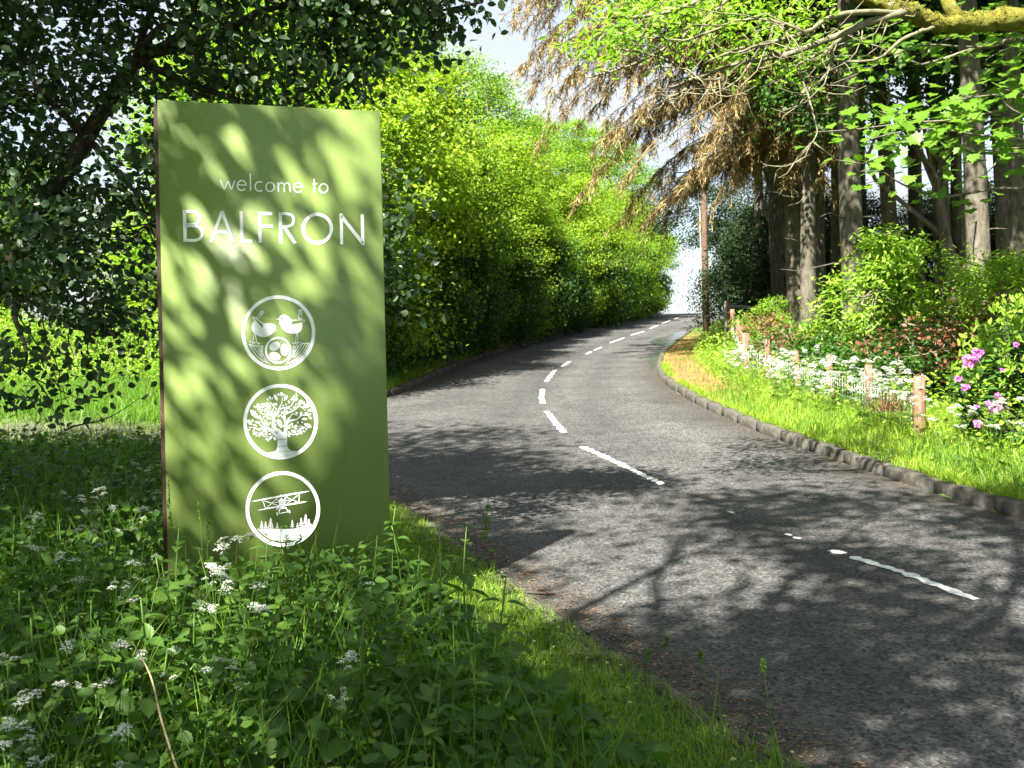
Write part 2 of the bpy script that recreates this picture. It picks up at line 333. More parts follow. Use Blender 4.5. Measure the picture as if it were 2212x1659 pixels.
def ground_mat():
    mt, t, out = nodes('verge_soil_and_turf'); p = principled(t, out, .95, .1)
    tc = t.nodes.new('ShaderNodeTexCoord'); v = tc.outputs['Object']
    a = noise(t, 1.3, 6, v, .6); b = noise(t, 38, 3, v, .7)
    g = ramp(t, [(.035, .045, .014), (.06, .1, .018), (.095, .15, .026)], [.3, .5, .7], a.outputs['Fac'])
    tr = ramp(t, [(.045, .042, .036), (.09, .085, .075), (.14, .135, .125)], [.3, .5, .7], b.outputs['Fac'])
    nd = ramp(t, [(.13, .06, .03), (.24, .12, .055), (.34, .2, .1)], [.3, .5, .7], b.outputs['Fac'])
    a1 = t.nodes.new('ShaderNodeAttribute'); a1.attribute_name = 'track'
    a2 = t.nodes.new('ShaderNodeAttribute'); a2.attribute_name = 'needles'
    m1 = t.nodes.new('ShaderNodeMixRGB'); t.links.new(a1.outputs['Fac'], m1.inputs[0]); t.links.new(g.outputs[0], m1.inputs[1]); t.links.new(tr.outputs[0], m1.inputs[2])
    mm = t.nodes.new('ShaderNodeMath'); mm.operation = 'MULTIPLY'; t.links.new(a2.outputs['Fac'], mm.inputs[0])
    er = ramp(t, [(.15, .15, .15), (1, 1, 1)], [.3, .55], a.outputs['Fac']); t.links.new(er.outputs[0], mm.inputs[1])
    m2 = t.nodes.new('ShaderNodeMixRGB'); t.links.new(mm.outputs[0], m2.inputs[0]); t.links.new(m1.outputs[0], m2.inputs[1]); t.links.new(nd.outputs[0], m2.inputs[2])
    t.links.new(m2.outputs[0], p.inputs['Base Color']); bump(t, p, b.outputs['Fac'], .7, .03)
    return mt
M['ground'] = ground_mat()

# ------------------------------------------------------------------ terrain and road
def smooth(a, b, x):
    t = np.clip((x - a) / (b - a), 0, 1); return t * t * (3 - 2 * t)
def roadz(y):
    y = np.asarray(y, float)
    z = GRADE * np.clip(y, -30, 72)
    u = np.clip(y - 72, 0, 16); z = z + GRADE * u - (GRADE + .03) * u * u / 32      # the crest
    return z - .03 * np.clip(y - 88, 0, 200)
RK = [(9.5, -3), (7.5, 0), (6.05, 3), (5.15, 5.5), (4.52, 7.6), (4.15, 9.06), (3.94, 10.09), (3.72, 11.36), (3.37, 13.6), (3.12, 16.57), (3.0, 19.36), (3.06, 22.67), (3.34, 25.74), (4.09, 30.64), (5.6, 37.7), (7.85, 47.9), (10.6, 57), (13.6, 66), (17, 76), (22, 92), (34, 120)]
LN = [(6, -2.5), (4, 0), (2.6, 2), (1.75, 3.4), (1.19, 4.56), (.92, 5.06), (.74, 5.54), (.53, 6.04), (.31, 6.65), (.04, 7.33), (-.12, 7.82), (-.47, 8.78), (-.78, 9.7), (-1.2, 10.7), (-2.0, 12.0), (-3.2, 13.4)]
LK = [(-3.6, 17.6), (-2.8, 19.2), (-2.27, 20.84), (-1.97, 22.91), (-1.55, 27.28), (-.7, 32.43), (.4, 37.54), (1.73, 43.05), (4.7, 57.28), (7.59, 68.17), (10.2, 76), (15, 92), (27, 120)]
def resample(pts, step):
    P = np.array(pts, float)
    for _ in range(2):                                     # Chaikin corner cutting
        Q = np.empty((2 * len(P), 2)); Q[0::2] = np.concatenate([P[:-1] * .75 + P[1:] * .25, P[-1:]]); Q[1::2] = np.concatenate([P[:-1] * .25 + P[1:] * .75, P[-1:]])
        P = np.concatenate([P[:1], Q[:-1]])
    s = np.concatenate([[0], np.cumsum(np.linalg.norm(np.diff(P, axis=0), axis=1))])
    u = np.arange(0, s[-1], step); return np.stack([np.interp(u, s, P[:, i]) for i in (0, 1)], 1)
RKs, LNs, LKs = resample(RK, .4), resample(LN, .25), resample(LK, .4)
POLY = np.concatenate([LNs, LKs, RKs[::-1]])
def road_sd(x, y):
    x = np.asarray(x, float).ravel(); y = np.asarray(y, float).ravel()
    A = POLY; B = np.roll(POLY, -1, 0); best = np.full(x.shape, 1e9); ins = np.zeros(x.shape, bool)
    for (ax, ay), (bx, by) in zip(A, B):
        dx, dy = bx - ax, by - ay; L = dx * dx + dy * dy + 1e-12
        t = np.clip(((x - ax) * dx + (y - ay) * dy) / L, 0, 1)
        best = np.minimum(best, (x - ax - t * dx) ** 2 + (y - ay - t * dy) ** 2)
        c = (ay > y) != (by > y)
        ins ^= c & (x < (bx - ax) * (y - ay) / (by - ay + 1e-12) + ax)
    d = np.sqrt(best); return np.where(ins, -d, d)
TRK = np.array([(-2.4, 15.3), (-4.5, 15.5), (-7, 15.9), (-11, 16.8), (-20, 19), (-45, 27)])
def track_d(x, y):
    best = np.full(np.shape(x), 1e9)
    for (ax, ay), (bx, by) in zip(TRK[:-1], TRK[1:]):
        dx, dy = bx - ax, by - ay; t = np.clip(((x - ax) * dx + (y - ay) * dy) / (dx * dx + dy * dy), 0, 1)
        best = np.minimum(best, np.hypot(x - ax - t * dx, y - ay - t * dy))
    return best - 1.15 - 1.2 * smooth(-4.5, -2.2, x)
cxy = np.array([(8, -3), (5.6, 0), (2.84, 6.87), (2.39, 8.13), (1.88, 9.64), (.84, 13.8), (.54, 17.84), (.56, 21.7), (1.04, 26.4), (2.9, 35.9), (5.6, 47.1), (8.8, 60.6), (13, 76), (29, 120)])
def xc(y): return np.interp(y, cxy[:, 1], cxy[:, 0])
def wave(x, y):
    return (np.sin(x * 2.1 + 1.3 * np.sin(y * 1.1)) * np.sin(y * 1.7 + .6) + .6 * np.sin(x * 4.3 + y * 3.1) * np.sin(y * 3.9 - x * 1.2))
def gz(x, y, d=None):
    sh = np.shape(x); x = np.asarray(x, float).ravel(); y = np.asarray(y, float).ravel()
    if d is None: d = road_sd(x, y)
    base = roadz(y); right = x > xc(y)
    dd = np.clip(d, 0, None)
    hr = .10 + .03 * np.clip(dd, 0, 2) + 1.0 * smooth(1.9, 8, dd) * smooth(6, 16, y)
    near = 1 - smooth(10.5, 17.5, y)
    hl = near * (.02 + .15 * smooth(.05, 1.2, dd)) + (1 - near) * (.10 + .45 * smooth(.8, 4, dd))
    td = track_d(x, y); tm = 1 - smooth(-.1, .5, td)
    lawn = smooth(-3.0, -5.0, x) * (1 - smooth(23, 27, y)); hl = hl * (1 - .75 * lawn * (1 - near))
    hl = hl * (1 - tm) + .0 * tm
    h = np.where(right, hr, hl) + .018 * wave(x, y) * smooth(.1, .5, dd) * (1 - .6 * tm)
    lowz = np.where((~right) & (y < 17.5), -.006, -.05); h = np.where(d < .03, np.where(d < -.12, -.05, lowz), lowz + (h - lowz) * np.clip((d - .03) / .07, 0, 1))
    far = smooth(60, 200, np.hypot(x, y)); h = h + far * 1.2 * np.where(right, .3, .3)
    return (base + h).reshape(sh)
def gz1(x, y): return float(gz(np.array([x]), np.array([y]))[0])

def axis(segs):
    out = []
    for a, b, s in segs: out.append(np.arange(a, b, s))
    return np.concatenate(out + [[segs[-1][1]]])
gx = axis([(-900, -60, 60), (-60, -16, 3), (-16, -6, .5), (-6, 9, .13), (9, 22, .6), (22, 60, 3), (60, 900, 60)])
gy = axis([(-300, -20, 40), (-20, 0, 2), (0, 3, .3), (3, 12, .13), (12, 30, .2), (30, 60, .6), (60, 120, 2), (120, 1200, 60)])
X, Y = np.meshgrid(gx, gy); SD = road_sd(X, Y)
Z = gz(X, Y, SD)
nx, ny = len(gx), len(gy); i = np.arange(ny - 1)[:, None] * nx + np.arange(nx - 1)[None]
gm = mesh_np('ground', np.stack([X.ravel(), Y.ravel(), Z.ravel()], 1), np.stack([i, i + 1, i + nx + 1, i + nx], -1).reshape(-1, 4), M['ground'], True)
tmask = (1 - smooth(-.2, .45, track_d(X.ravel(), Y.ravel()))) * (X.ravel() < xc(Y.ravel()))
strip = 1 - smooth(.0, .25, SD); tmask = np.maximum(tmask, .7 * strip * (X.ravel() < xc(Y.ravel())) * (Y.ravel() < 11))
nmask = (X.ravel() > xc(Y.ravel())) * (1 - smooth(.9, 1.7, SD)) * smooth(17, 20, Y.ravel()) * (1 - smooth(36, 44, Y.ravel()))
nmask = np.maximum(nmask, .8 * (X.ravel() < xc(Y.ravel())) * (1 - smooth(.1, .8, SD)) * smooth(21, 24, Y.ravel()) * (1 - smooth(50, 60, Y.ravel())))
for nm, val in (('track', tmask), ('needles', nmask)):
    a = gm.attributes.new(nm, 'FLOAT', 'POINT'); a.data.foreach_set('value', val.astype(np.float32))
tag(newobj('ground', gm), 'grassy verge ground on both sides of the road', None, None, 'structure')

# road sheet: a fine grid clipped to the outline, so that it follows the crest
def road_sheet():
    rows = []; ys = np.concatenate([np.arange(-2.5, 30, .35), np.arange(30, 118, 1.0)])
    Lall = np.concatenate([LNs, LKs])
    V = []; E = []; A_ = []; n = 25
    for y in ys:
        xr = np.interp(y, RKs[:, 1], RKs[:, 0]); xl = np.interp(y, Lall[:, 1], Lall[:, 0])
        t = np.linspace(0, 1, n); x = xl + (xr - xl) * t
        V.append(np.stack([x, np.full(n, y), roadz(np.full(n, y)) + .0], 1)); 
        A_.append(t); E.append(np.maximum(1 - smooth(.0, .55, (x - xl)), 1 - smooth(0, .6, xr - x)))
    V = np.concatenate(V); k = np.arange(len(ys) - 1)[:, None] * n + np.arange(n - 1)[None]
    me = mesh_np('road', V, np.stack([k, k + 1, k + n + 1, k + n], -1).reshape(-1, 4), M['asphalt'], True)
    a = me.attributes.new('edge', 'FLOAT', 'POINT'); a.data.foreach_set('value', np.concatenate(E).astype(np.float32))
    a = me.attributes.new('across', 'FLOAT', 'POINT'); a.data.foreach_set('value', np.concatenate(A_).astype(np.float32))
    return me
road = tag(newobj('road', road_sheet()), 'grey worn asphalt road curving uphill between trees', None, None, 'structure')

rng0 = np.random.default_rng(5)
def dash(points, wdt=.11, rag=.012, parent=None):
    P = np.array([gp(*p)[:2] for p in points]); s = np.concatenate([[0], np.cumsum(np.linalg.norm(np.diff(P, axis=0), axis=1))])
    n = max(12, int(s[-1] / .045)); u = np.linspace(0, s[-1], n)
    C = np.stack([np.interp(u, s, P[:, 0]), np.interp(u, s, P[:, 1])], 1)
    if len(points) > 2:
        for _ in range(6): C[1:-1] = .25 * C[:-2] + .5 * C[1:-1] + .25 * C[2:]
    T = np.gradient(C, axis=0); T /= np.linalg.norm(T, axis=1)[:, None]; N = np.stack([-T[:, 1], T[:, 0]], 1)
    wl = wdt / 2 + rng0.normal(0, rag, n) - .012; wr = wdt / 2 + rng0.normal(0, rag, n) - .012
    wl[[0, -1]] *= .75; wr[[0, -1]] *= .75
    A = C + N * wl[:, None]; B = C - N * wr[:, None]
    V = np.concatenate([np.c_[A, roadz(A[:, 1]) + .005], np.c_[B, roadz(B[:, 1]) + .005]])
    k = np.arange(n - 1)
    return newobj('dash_line', mesh_np('dash_line', V, np.stack([k, k + n, k + n + 1, k + 1], -1), M['paint']), parent)
for pts in [[(2108, 1296), (1960, 1240), (1838, 1203)], [(1822, 1197), (1797, 1189)], [(1430, 1047), (1340, 1003), (1257, 965)], [(1219, 935), (1198, 911), (1181, 889)],
            [(1173, 872), (1169, 858), (1172, 841)], [(1180, 825), (1189, 812), (1199, 800)], [(1213, 792), (1231, 781)], [(1267, 765), (1277, 760)], [(1283, 757), (1300, 750)],
            [(1318, 741), (1348, 730)], [(1364, 724), (1391, 716)], [(1403, 710), (1421, 703)], [(1430, 699), (1448, 692)], [(1457, 689), (1472, 684)]]:
    dash(pts, .105, .012, road)
for (px, py) in [(1580, 1108), (1703, 1156), (1722, 1163)]:
    dash([(px - 6, py - 2), (px + 6, py + 2)], .055, .01, road)
# worn sheets: wet run-off below the right kerb
def sheet(name, pts, mat, parent, dz):
    P = np.array([gp(*p)[:2] for p in pts])
    for _ in range(2): P = np.stack([P * .75 + np.roll(P, -1, 0) * .25, P * .25 + np.roll(P, -1, 0) * .75], 1).reshape(-1, 2)
    P = P + rng0.normal(0, .03, P.shape)
    V = np.c_[P, roadz(P[:, 1]) + dz]
    tri = tessellate_polygon([[Vector(p) for p in V]])
    return newobj(name, mesh_np(name, V, np.array(tri), mat), parent)
sheet('wet_patch', [(1497, 714), (1468, 716), (1440, 726), (1398, 738), (1412, 742), (1420, 748), (1440, 745), (1424, 762), (1396, 770), (1408, 778), (1400, 790), (1412, 800), (1416, 800), (1424, 770), (1453, 741)], M['wet'], road, .004)

# kerbs, stone by stone
def kerb_mesh(seed, L):
    r = np.random.default_rng(seed); wd, hh = .13, .12
    prof = np.array([(0, -.12), (0, hh * .8), (.02, hh), (wd - .015, hh * 1.02), (wd, hh * .85), (wd, -.12)])
    n = 5; xs = np.linspace(0.006, L - .006, n); V = []
    for k, x in enumerate(xs):
        e = .012 if k in (0, n - 1) else 0
        q = prof.copy(); q[1:5, 1] -= e; q[:, 0] += (e * .4 if k in (0, n - 1) else 0)
        q[1:5] += r.normal(0, .007, (4, 2))
        V.append(np.c_[np.full(6, x), q])
    V = np.concatenate(V); i = np.arange(n - 1)[:, None] * 6; j = np.arange(6)[None]; j2 = (j + 1) % 6
    Fq = np.stack([i + j, i + 6 + j, i + 6 + j2, i + j2], -1).reshape(-1, 4)
    return mesh_np('kerb_stone', V, [Fq, np.array([[0, 1, 2, 3, 4, 5], [24 + 5, 24 + 4, 24 + 3, 24 + 2, 24 + 1, 24]])], M['stone'])
KM = [kerb_mesh(s, .9) for s in range(4)]
def kerb(label, pts, side, ymin, ymax, drop=0.0):
    k = empty('kerb'); tag(k, label, None, None, 'structure')
    P = resample(pts, .915); rr = random.Random(3)
    for a, b in zip(P[:-1], P[1:]):
        if not (ymin < a[1] < ymax): continue
        o = newobj('kerb_stone', rr.choice(KM), k)
        d = np.array([b[0] - a[0], b[1] - a[1], roadz(b[1]) - roadz(a[1])]); d /= np.linalg.norm(d)
        nrm = np.array([-d[1], d[0], 0]) * side; nrm /= np.linalg.norm(nrm); up = np.cross(d, nrm) * (1 if side > 0 else -1)
        mtx = Matrix(((d[0], nrm[0], up[0], a[0]), (d[1], nrm[1], up[1], a[1]), (d[2], nrm[2], up[2], float(roadz(a[1])) - drop + rr.uniform(-.012, .012)), (0, 0, 0, 1)))
        o.matrix_world = mtx @ Matrix.Rotation(rr.uniform(-.012, .012), 4, 'Z')
    return k
kerb('mossy stone kerb along the sunny fenced verge', RK, -1, 3, 76)
kerb('low stone kerb below the leafy hedgerow', LK, 1, 18.0, 76)
kerb('sunken stone edging beside the sign verge', LN, 1, 3, 9.2, .114)

# ------------------------------------------------------------------ the sign
PL = np.array([-1.974, 6.30, 0]); PR = np.array([-.753, 6.682, 0]); DS = PR - PL; SW = np.linalg.norm(DS); DS /= SW
NS = np.array([DS[1], -DS[0], 0]); TOPZ, BOTZ = 3.658, .42
sign = empty('welcome_sign', (*PL[:2], BOTZ)); tag(sign, 'tall green welcome to BALFRON sign with three white round emblems', 'sign')
sign.rotation_euler = (0, 0, math.atan2(DS[1], DS[0]))           # local x along the face, local -y towards the road user
def sgn(px, py):                       # pixel -> local (u, v) on the face
    d = ray(px, py); c = np.array([0, 0, CZ]); t = ((PL - c) @ NS) / (d @ NS); p = c + d * t
    return ((p - PL) @ DS, p[2] - BOTZ)
HS = TOPZ - BOTZ
def bevel_box(name, x0, x1, y0, y1, z0, z1, mat, parent, b=.004):
    import bmesh
    V, Fq = box(x0, x1, y0, y1, z0, z1); me = mesh_np(name, V, Fq, mat)
    bm = bmesh.new(); bm.from_mesh(me); bmesh.ops.bevel(bm, geom=bm.edges[:], offset=b, segments=2, affect='EDGES'); bm.to_mesh(me); bm.free()
    return newobj(name, me, parent)
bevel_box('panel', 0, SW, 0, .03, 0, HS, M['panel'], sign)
bevel_box('frame', -.022, SW + .004, .034, .13, 0, HS - .012, M['sign_frame'], sign)
class Draw:
    """flat white lettering traced in the pixels of an enlarged detail of the face"""
    def __init__(s, ox, oy, sc): s.o = (ox, oy); s.sc = sc; s.mb = MB()
    def pt(s, p): return sgn((s.o[0] + p[0] / s.sc) / K, (s.o[1] + p[1] / s.sc) / K)
    def poly(s, pts, off=.0015):
        uv = [s.pt(p) for p in pts]; V = [(u, -off, v) for u, v in uv]
        tri = tessellate_polygon([[Vector((u, v, 0)) for u, v in uv]])
        s.mb.add(V, np.array(tri)); return s
    def stroke(s, pts, wd, off=.0015, taper=None, closed=False):
        P = np.array(pts, float); n = len(P)
        T = np.gradient(P, axis=0) if not closed else (np.roll(P, -1, 0) - np.roll(P, 1, 0)); 
        if not closed: 
            T[0] = P[1] - P[0]; T[-1] = P[-1] - P[-2]
            for k in range(1, n - 1):
                a = P[k] - P[k - 1]; b = P[k + 1] - P[k]; T[k] = a / np.linalg.norm(a) + b / np.linalg.norm(b)
        T /= np.linalg.norm(T, axis=1)[:, None] + 1e-9; N = np.stack([-T[:, 1], T[:, 0]], 1)
        hw = np.full(n, wd / 2.) if taper is None else np.linspace(wd / 2, taper / 2, n)
        A = P + N * hw[:, None]; B = P - N * hw[:, None]
        V = [(u, -off, v) for u, v in (s.pt(p) for p in np.concatenate([A, B]))]
        k = np.arange(n if closed else n - 1); k2 = (k + 1) % n
        s.mb.add(V, np.stack([k, k + n, k2 + n, k2], -1)); return s
    def line(s, a, b, wd): return s.stroke([a, b], wd)
    def arc(s, c, rx, ry, a0, a1, wd, n=40):
        a = np.radians(np.linspace(a0, a1, n)); return s.stroke(np.stack([c[0] + rx * np.cos(a), c[1] + ry * np.sin(a)], 1), wd)
    def ring(s, c, rx, ry, wd, n=96):
        a = np.arange(n) * 2 * np.pi / n; return s.stroke(np.stack([c[0] + rx * np.cos(a), c[1] + ry * np.sin(a)], 1), wd, closed=True)
    def disc(s, c, rx, ry, rot=0, off=.0015, n=28):
        a = np.arange(n) * 2 * np.pi / n; q = np.stack([rx * np.cos(a), ry * np.sin(a)], 1); r = math.radians(rot)
        q = q @ np.array([[math.cos(r), math.sin(r)], [-math.sin(r), math.cos(r)]]); return s.poly([(c[0] + x, c[1] + y) for x, y in q], off)
    def done(s, name, parent, mat='vinyl', label=None):
        o = newobj(name, s.mb.mesh(name, M[mat]), parent)
        if label: o['label'] = label
        s.mb = MB(); return o
def sample_q(pts, n=14):               # smooth open curve through the points
    P = np.array(pts, float); t = np.linspace(0, len(P) - 1, n * (len(P) - 1) + 1); out = []
    for u in t:
        i = min(int(u), len(P) - 2); f = u - i
        p0, p1, p2, p3 = P[max(i - 1, 0)], P[i], P[i + 1], P[min(i + 2, len(P) - 1)]
        out.append(.5 * ((2 * p1) + (-p0 + p2) * f + (2 * p0 - 5 * p1 + 4 * p2 - p3) * f * f + (-p0 + 3 * p1 - 3 * p2 + p3) * f ** 3))
    return out
d = Draw(550, 350, 2028 / 1100)
S = 25
def letter(nm='letter'): d.done(nm, words_b)
words_b = None
# BALFRON, one mesh per letter under the part lettering; the first stroke group carries the part
d.line((346, 903), (352, 1138), S); d.stroke(sample_q([(346, 915), (415, 915), (452, 938), (456, 975), (436, 1003), (400, 1012), (349, 1012)], 6), S - 3)
d.stroke(sample_q([(349, 1020), (425, 1020), (466, 1040), (479, 1075), (464, 1110), (425, 1127), (351, 1127)], 6), S - 3)
lettering = d.done('lettering', sign, 'vinyl', 'white capital letters BALFRON')
d.stroke([(540, 1142), (625, 913)], S - 2).stroke([(623, 913), (708, 1143)], S - 2).line((572, 1065), (676, 1067), S - 2); d.done('letter', lettering)
d.line((765, 911), (770, 1146), S).line((770, 1133), (846, 1135), S); d.done('letter', lettering)
d.line((899, 917), (904, 1146), S).line((899, 929), (995, 931), S).line((901, 1022), (998, 1024), S - 3); d.done('letter', lettering)
d.line((1052, 919), (1057, 1150), S).stroke(sample_q([(1052, 931), (1100, 931), (1140, 945), (1151, 978), (1140, 1010), (1100, 1026), (1055, 1026)], 6), S - 3).stroke([(1082, 1030), (1164, 1150)], S); d.done('letter', lettering)
d.ring((1326, 1041), 104, 105, S); d.done('letter', lettering)
d.line((1501, 930), (1506, 1157), S - 2).stroke([(1497, 942), (1664, 1152)], S).line((1657, 936), (1661, 1160), S - 2); d.done('letter', lettering)
S = 10.5
d.stroke([(610, 683), (641, 754)], S).stroke([(641, 754), (666, 688)], S).stroke([(666, 688), (692, 755)], S).stroke([(692, 755), (718, 686)], S)
small = d.done('lettering', sign, 'vinyl', 'small white words welcome to')
d.arc((769, 723), 33, 36, 40, 358, S).line((737, 719), (803, 720), S - 1); d.done('letter', small)
d.line((831, 632), (834, 763), S); d.done('letter', small)
d.arc((900, 730), 33, 35, 52, 308, S); d.done('letter', small)
d.ring((978, 734), 31, 33, S); d.done('letter', small)
d.line((1038, 699), (1040, 771), S).stroke(sample_q([(1040, 735), (1045, 714), (1061, 703), (1077, 712), (1081, 735)], 5), S).line((1081, 733), (1083, 772), S).stroke(sample_q([(1082, 735), (1088, 715), (1103, 705), (1119, 714), (1123, 735)], 5), S).line((1123, 733), (1125, 773), S); d.done('letter', small)
d.arc((1184, 739), 33, 35, 40, 358, S).line((1152, 735), (1218, 736), S - 1); d.done('letter', small)
d.line((1302, 673), (1305, 776), S).line((1288, 709), (1326, 710), S); d.done('letter', small)
d.ring((1372, 744), 31, 33, S); d.done('letter', small)

# emblem of two birds over a nest
d = Draw(900, 1130, 1866 / 450.)
d.ring((885, 835), 584, 593, 58); e1 = d.done('emblem', sign, 'vinyl', 'round emblem of two birds above a nest of eggs')
def bird(body, wing, tail, eye, legs, beak, feet, stripe=None):
    d.poly(sample_q(body, 5)); o = d.done('bird', e1)
    d.stroke(wing + [wing[0]], 15, .0025); d.done('wing', e1)
    d.stroke(tail + [tail[0]], 13); 
    for f in (.3, .5, .7):
        a = np.array(tail[0]) * (1 - f) + np.array(tail[3]) * f; b = np.array(tail[1]) * (1 - f) + np.array(tail[2]) * f
        d.line(b, b * .45 + a * .55, 5)
    d.done('tail', e1)
    for l in legs: d.line(l[0], l[1], 11); d.done('leg', e1)
    for l in feet: d.line(l[0], l[1], 9)
    tag(d.done('foot', e1), kind='stuff')
    for b in beak: d.poly(b); d.done('beak', e1)
    if stripe: d.stroke(sample_q(stripe, 6), 14); d.done('head_stripe', e1)
    d.poly(wing, .002); d.done('wing_hollow', e1, 'panel'); d.disc(eye, 11, 11, 0, .0025); d.done('eye', e1, 'panel')
bird([(500, 600), (452, 690), (440, 770), (480, 840), (560, 888), (650, 906), (740, 880), (812, 820), (845, 755), (835, 715), (800, 687), (740, 678), (645, 686), (620, 740)],
     [(462, 572), (480, 610), (628, 768), (640, 690), (500, 590)], [(520, 590), (605, 468), (650, 490), (560, 605)], (796, 753),
     [((486, 845), (460, 1000)), ((497, 850), (528, 1000))], [[(838, 780), (882, 820), (845, 792)], [(826, 795), (858, 834), (838, 805)]],
     [((398, 980), (460, 995)), ((460, 995), (500, 1022)), ((460, 995), (460, 1028)), ((528, 995), (590, 1010)), ((528, 995), (545, 1032)), ((528, 995), (580, 1025)), ((460, 992), (530, 992))])
bird([(893, 600), (905, 570), (945, 550), (1000, 565), (1060, 605), (1110, 650), (1090, 705), (1180, 695), (1272, 672), (1276, 760), (1245, 815), (1180, 848), (1110, 852), (1020, 825), (950, 770), (905, 690)],
     [(1118, 625), (1325, 622), (1305, 640), (1322, 652), (1090, 706)], [(1228, 605), (1218, 455), (1268, 455), (1275, 605)], (942, 593),
     [((1183, 848), (1170, 1000)), ((1200, 845), (1212, 1000))], [[(832, 611), (893, 594), (893, 622)]],
     [((1170, 995), (1110, 1012)), ((1170, 995), (1140, 1030)), ((1170, 995), (1185, 1028)), ((1212, 995), (1280, 997)), ((1212, 995), (1212, 1036)), ((1165, 992), (1215, 992)), ((1212, 995), (1185, 1032))],
     [(898, 575), (960, 538), (1030, 560), (1105, 620)])
d.ring((881, 1125), 203, 207, 34); d.disc((826, 1056), 96, 72, -22); d.disc((984, 1115), 70, 104, -4); d.disc((826, 1220), 98, 68, 20)
rr = random.Random(4)
for _ in range(110):
    a = rr.uniform(0, 6.283); q = rr.uniform(60, 176); x, y = 881 + q * math.cos(a), 1125 + q * math.sin(a)
    if ((x - 826) / 106) ** 2 + ((y - 1056) / 84) ** 2 > 1 and ((x - 984) / 80) ** 2 + ((y - 1115) / 114) ** 2 > 1 and ((x - 826) / 108) ** 2 + ((y - 1220) / 80) ** 2 > 1: d.disc((x, y), 4.5, 4.5, 0, .0015, 6)
tag(d.done('nest', e1), kind='stuff')
for outl, inner in (([(398, 1018), (480, 1050), (600, 1050), (630, 1062), (620, 1150), (650, 1240), (755, 1360), (640, 1310), (520, 1210), (440, 1100)],
                     [[(430, 1040), (560, 1190), (700, 1330)], [(480, 1060), (520, 1130), (600, 1230), (680, 1310)], [(520, 1060), (570, 1150), (620, 1250)], [(560, 1060), (590, 1140), (620, 1220)], [(600, 1060), (605, 1150)]]),
                    ([(1398, 1006), (1270, 1015), (1215, 1060), (1130, 1060), (1130, 1150), (1100, 1240), (1000, 1360), (1150, 1310), (1290, 1210), (1370, 1100)],
                     [[(1370, 1020), (1300, 1150), (1180, 1260), (1040, 1345)], [(1330, 1020), (1260, 1130), (1140, 1250)], [(1280, 1030), (1220, 1120), (1120, 1240)], [(1220, 1065), (1180, 1120), (1120, 1210)], [(1170, 1070), (1150, 1150)]])):
    d.stroke(outl + [outl[0]], 14)
    for l in inner: d.stroke(sample_q(l, 5), 12)
tag(d.done('bark', e1), kind='stuff')

# emblem of the oak
d = Draw(900, 1500, 1965 / 450.)
d.ring((970, 815), 620, 628, 62); e2 = d.done('emblem', sign, 'vinyl', 'round emblem of a leafy oak tree')
d.poly([(920, 1120), (915, 1260), (880, 1330), (735, 1362), (860, 1430), (1080, 1430), (1200, 1390), (1290, 1328), (1165, 1328), (1110, 1290), (1088, 1240), (1085, 1110), (1080, 975), (1040, 970), (1000, 1000), (950, 940), (905, 960), (945, 1000), (905, 1025), (860, 990), (800, 1000)])
for pts, w0, w1 in [([(870, 1000), (790, 950), (680, 910), (600, 955), (520, 925), (410, 910)], 62, 14), ([(960, 1000), (860, 920), (835, 870), (845, 740), (790, 690), (700, 690), (610, 660)], 58, 10),
                    ([(845, 740), (930, 650), (935, 610), (990, 480), (1005, 380)], 42, 8), ([(800, 690), (850, 570)], 28, 6), ([(790, 660), (700, 580)], 30, 8), ([(905, 600), (820, 510), (780, 460)], 20, 6),
                    ([(1060, 980), (1060, 850), (1040, 750), (1045, 600), (1110, 590), (1180, 600)], 58, 8), ([(1070, 850), (1130, 800), (1260, 770), (1350, 700), (1480, 715)], 48, 8), ([(1050, 680), (1150, 640), (1230, 600), (1300, 545), (1410, 625)], 40, 7),
                    ([(1230, 600), (1240, 490)], 24, 5), ([(1030, 760), (960, 690)], 30, 8), ([(950, 600), (1030, 570), (1150, 540), (1200, 440), (1230, 370)], 30, 6), ([(1090, 810), (1180, 680), (1270, 720)], 26, 6), ([(1070, 930), (1180, 840), (1180, 910), (1350, 880)], 24, 6),
                    ([(1050, 980), (1090, 940), (1160, 920)], 30, 10), ([(1100, 985), (1180, 1040), (1290, 1010)], 24, 8), ([(680, 900), (655, 820), (600, 760)], 26, 8), ([(650, 1025), (690, 1075), (760, 1070)], 22, 10), ([(730, 690), (740, 790)], 14, 6)]:
    d.stroke(sample_q(pts, 6), w0, .0015, w1)
tag(d.done('oak_trunk', e2), kind='stuff')
def oak_leaf(x0, y0, x1, y1, wd):
    p = np.array([x0, y0], float); q = np.array([x1, y1], float); t = q - p; n = np.array([-t[1], t[0]]) / np.linalg.norm(t) * wd; pts = []
    prof = [(0, .12), (.12, .5), (.2, .3), (.36, .95), (.45, .6), (.62, 1.0), (.7, .6), (.82, .75), (.9, .4), (1, .05)]
    for f, k in prof: pts.append(p + t * f + n * k)
    for f, k in prof[::-1]: pts.append(p + t * f - n * k)
    d.poly(pts)
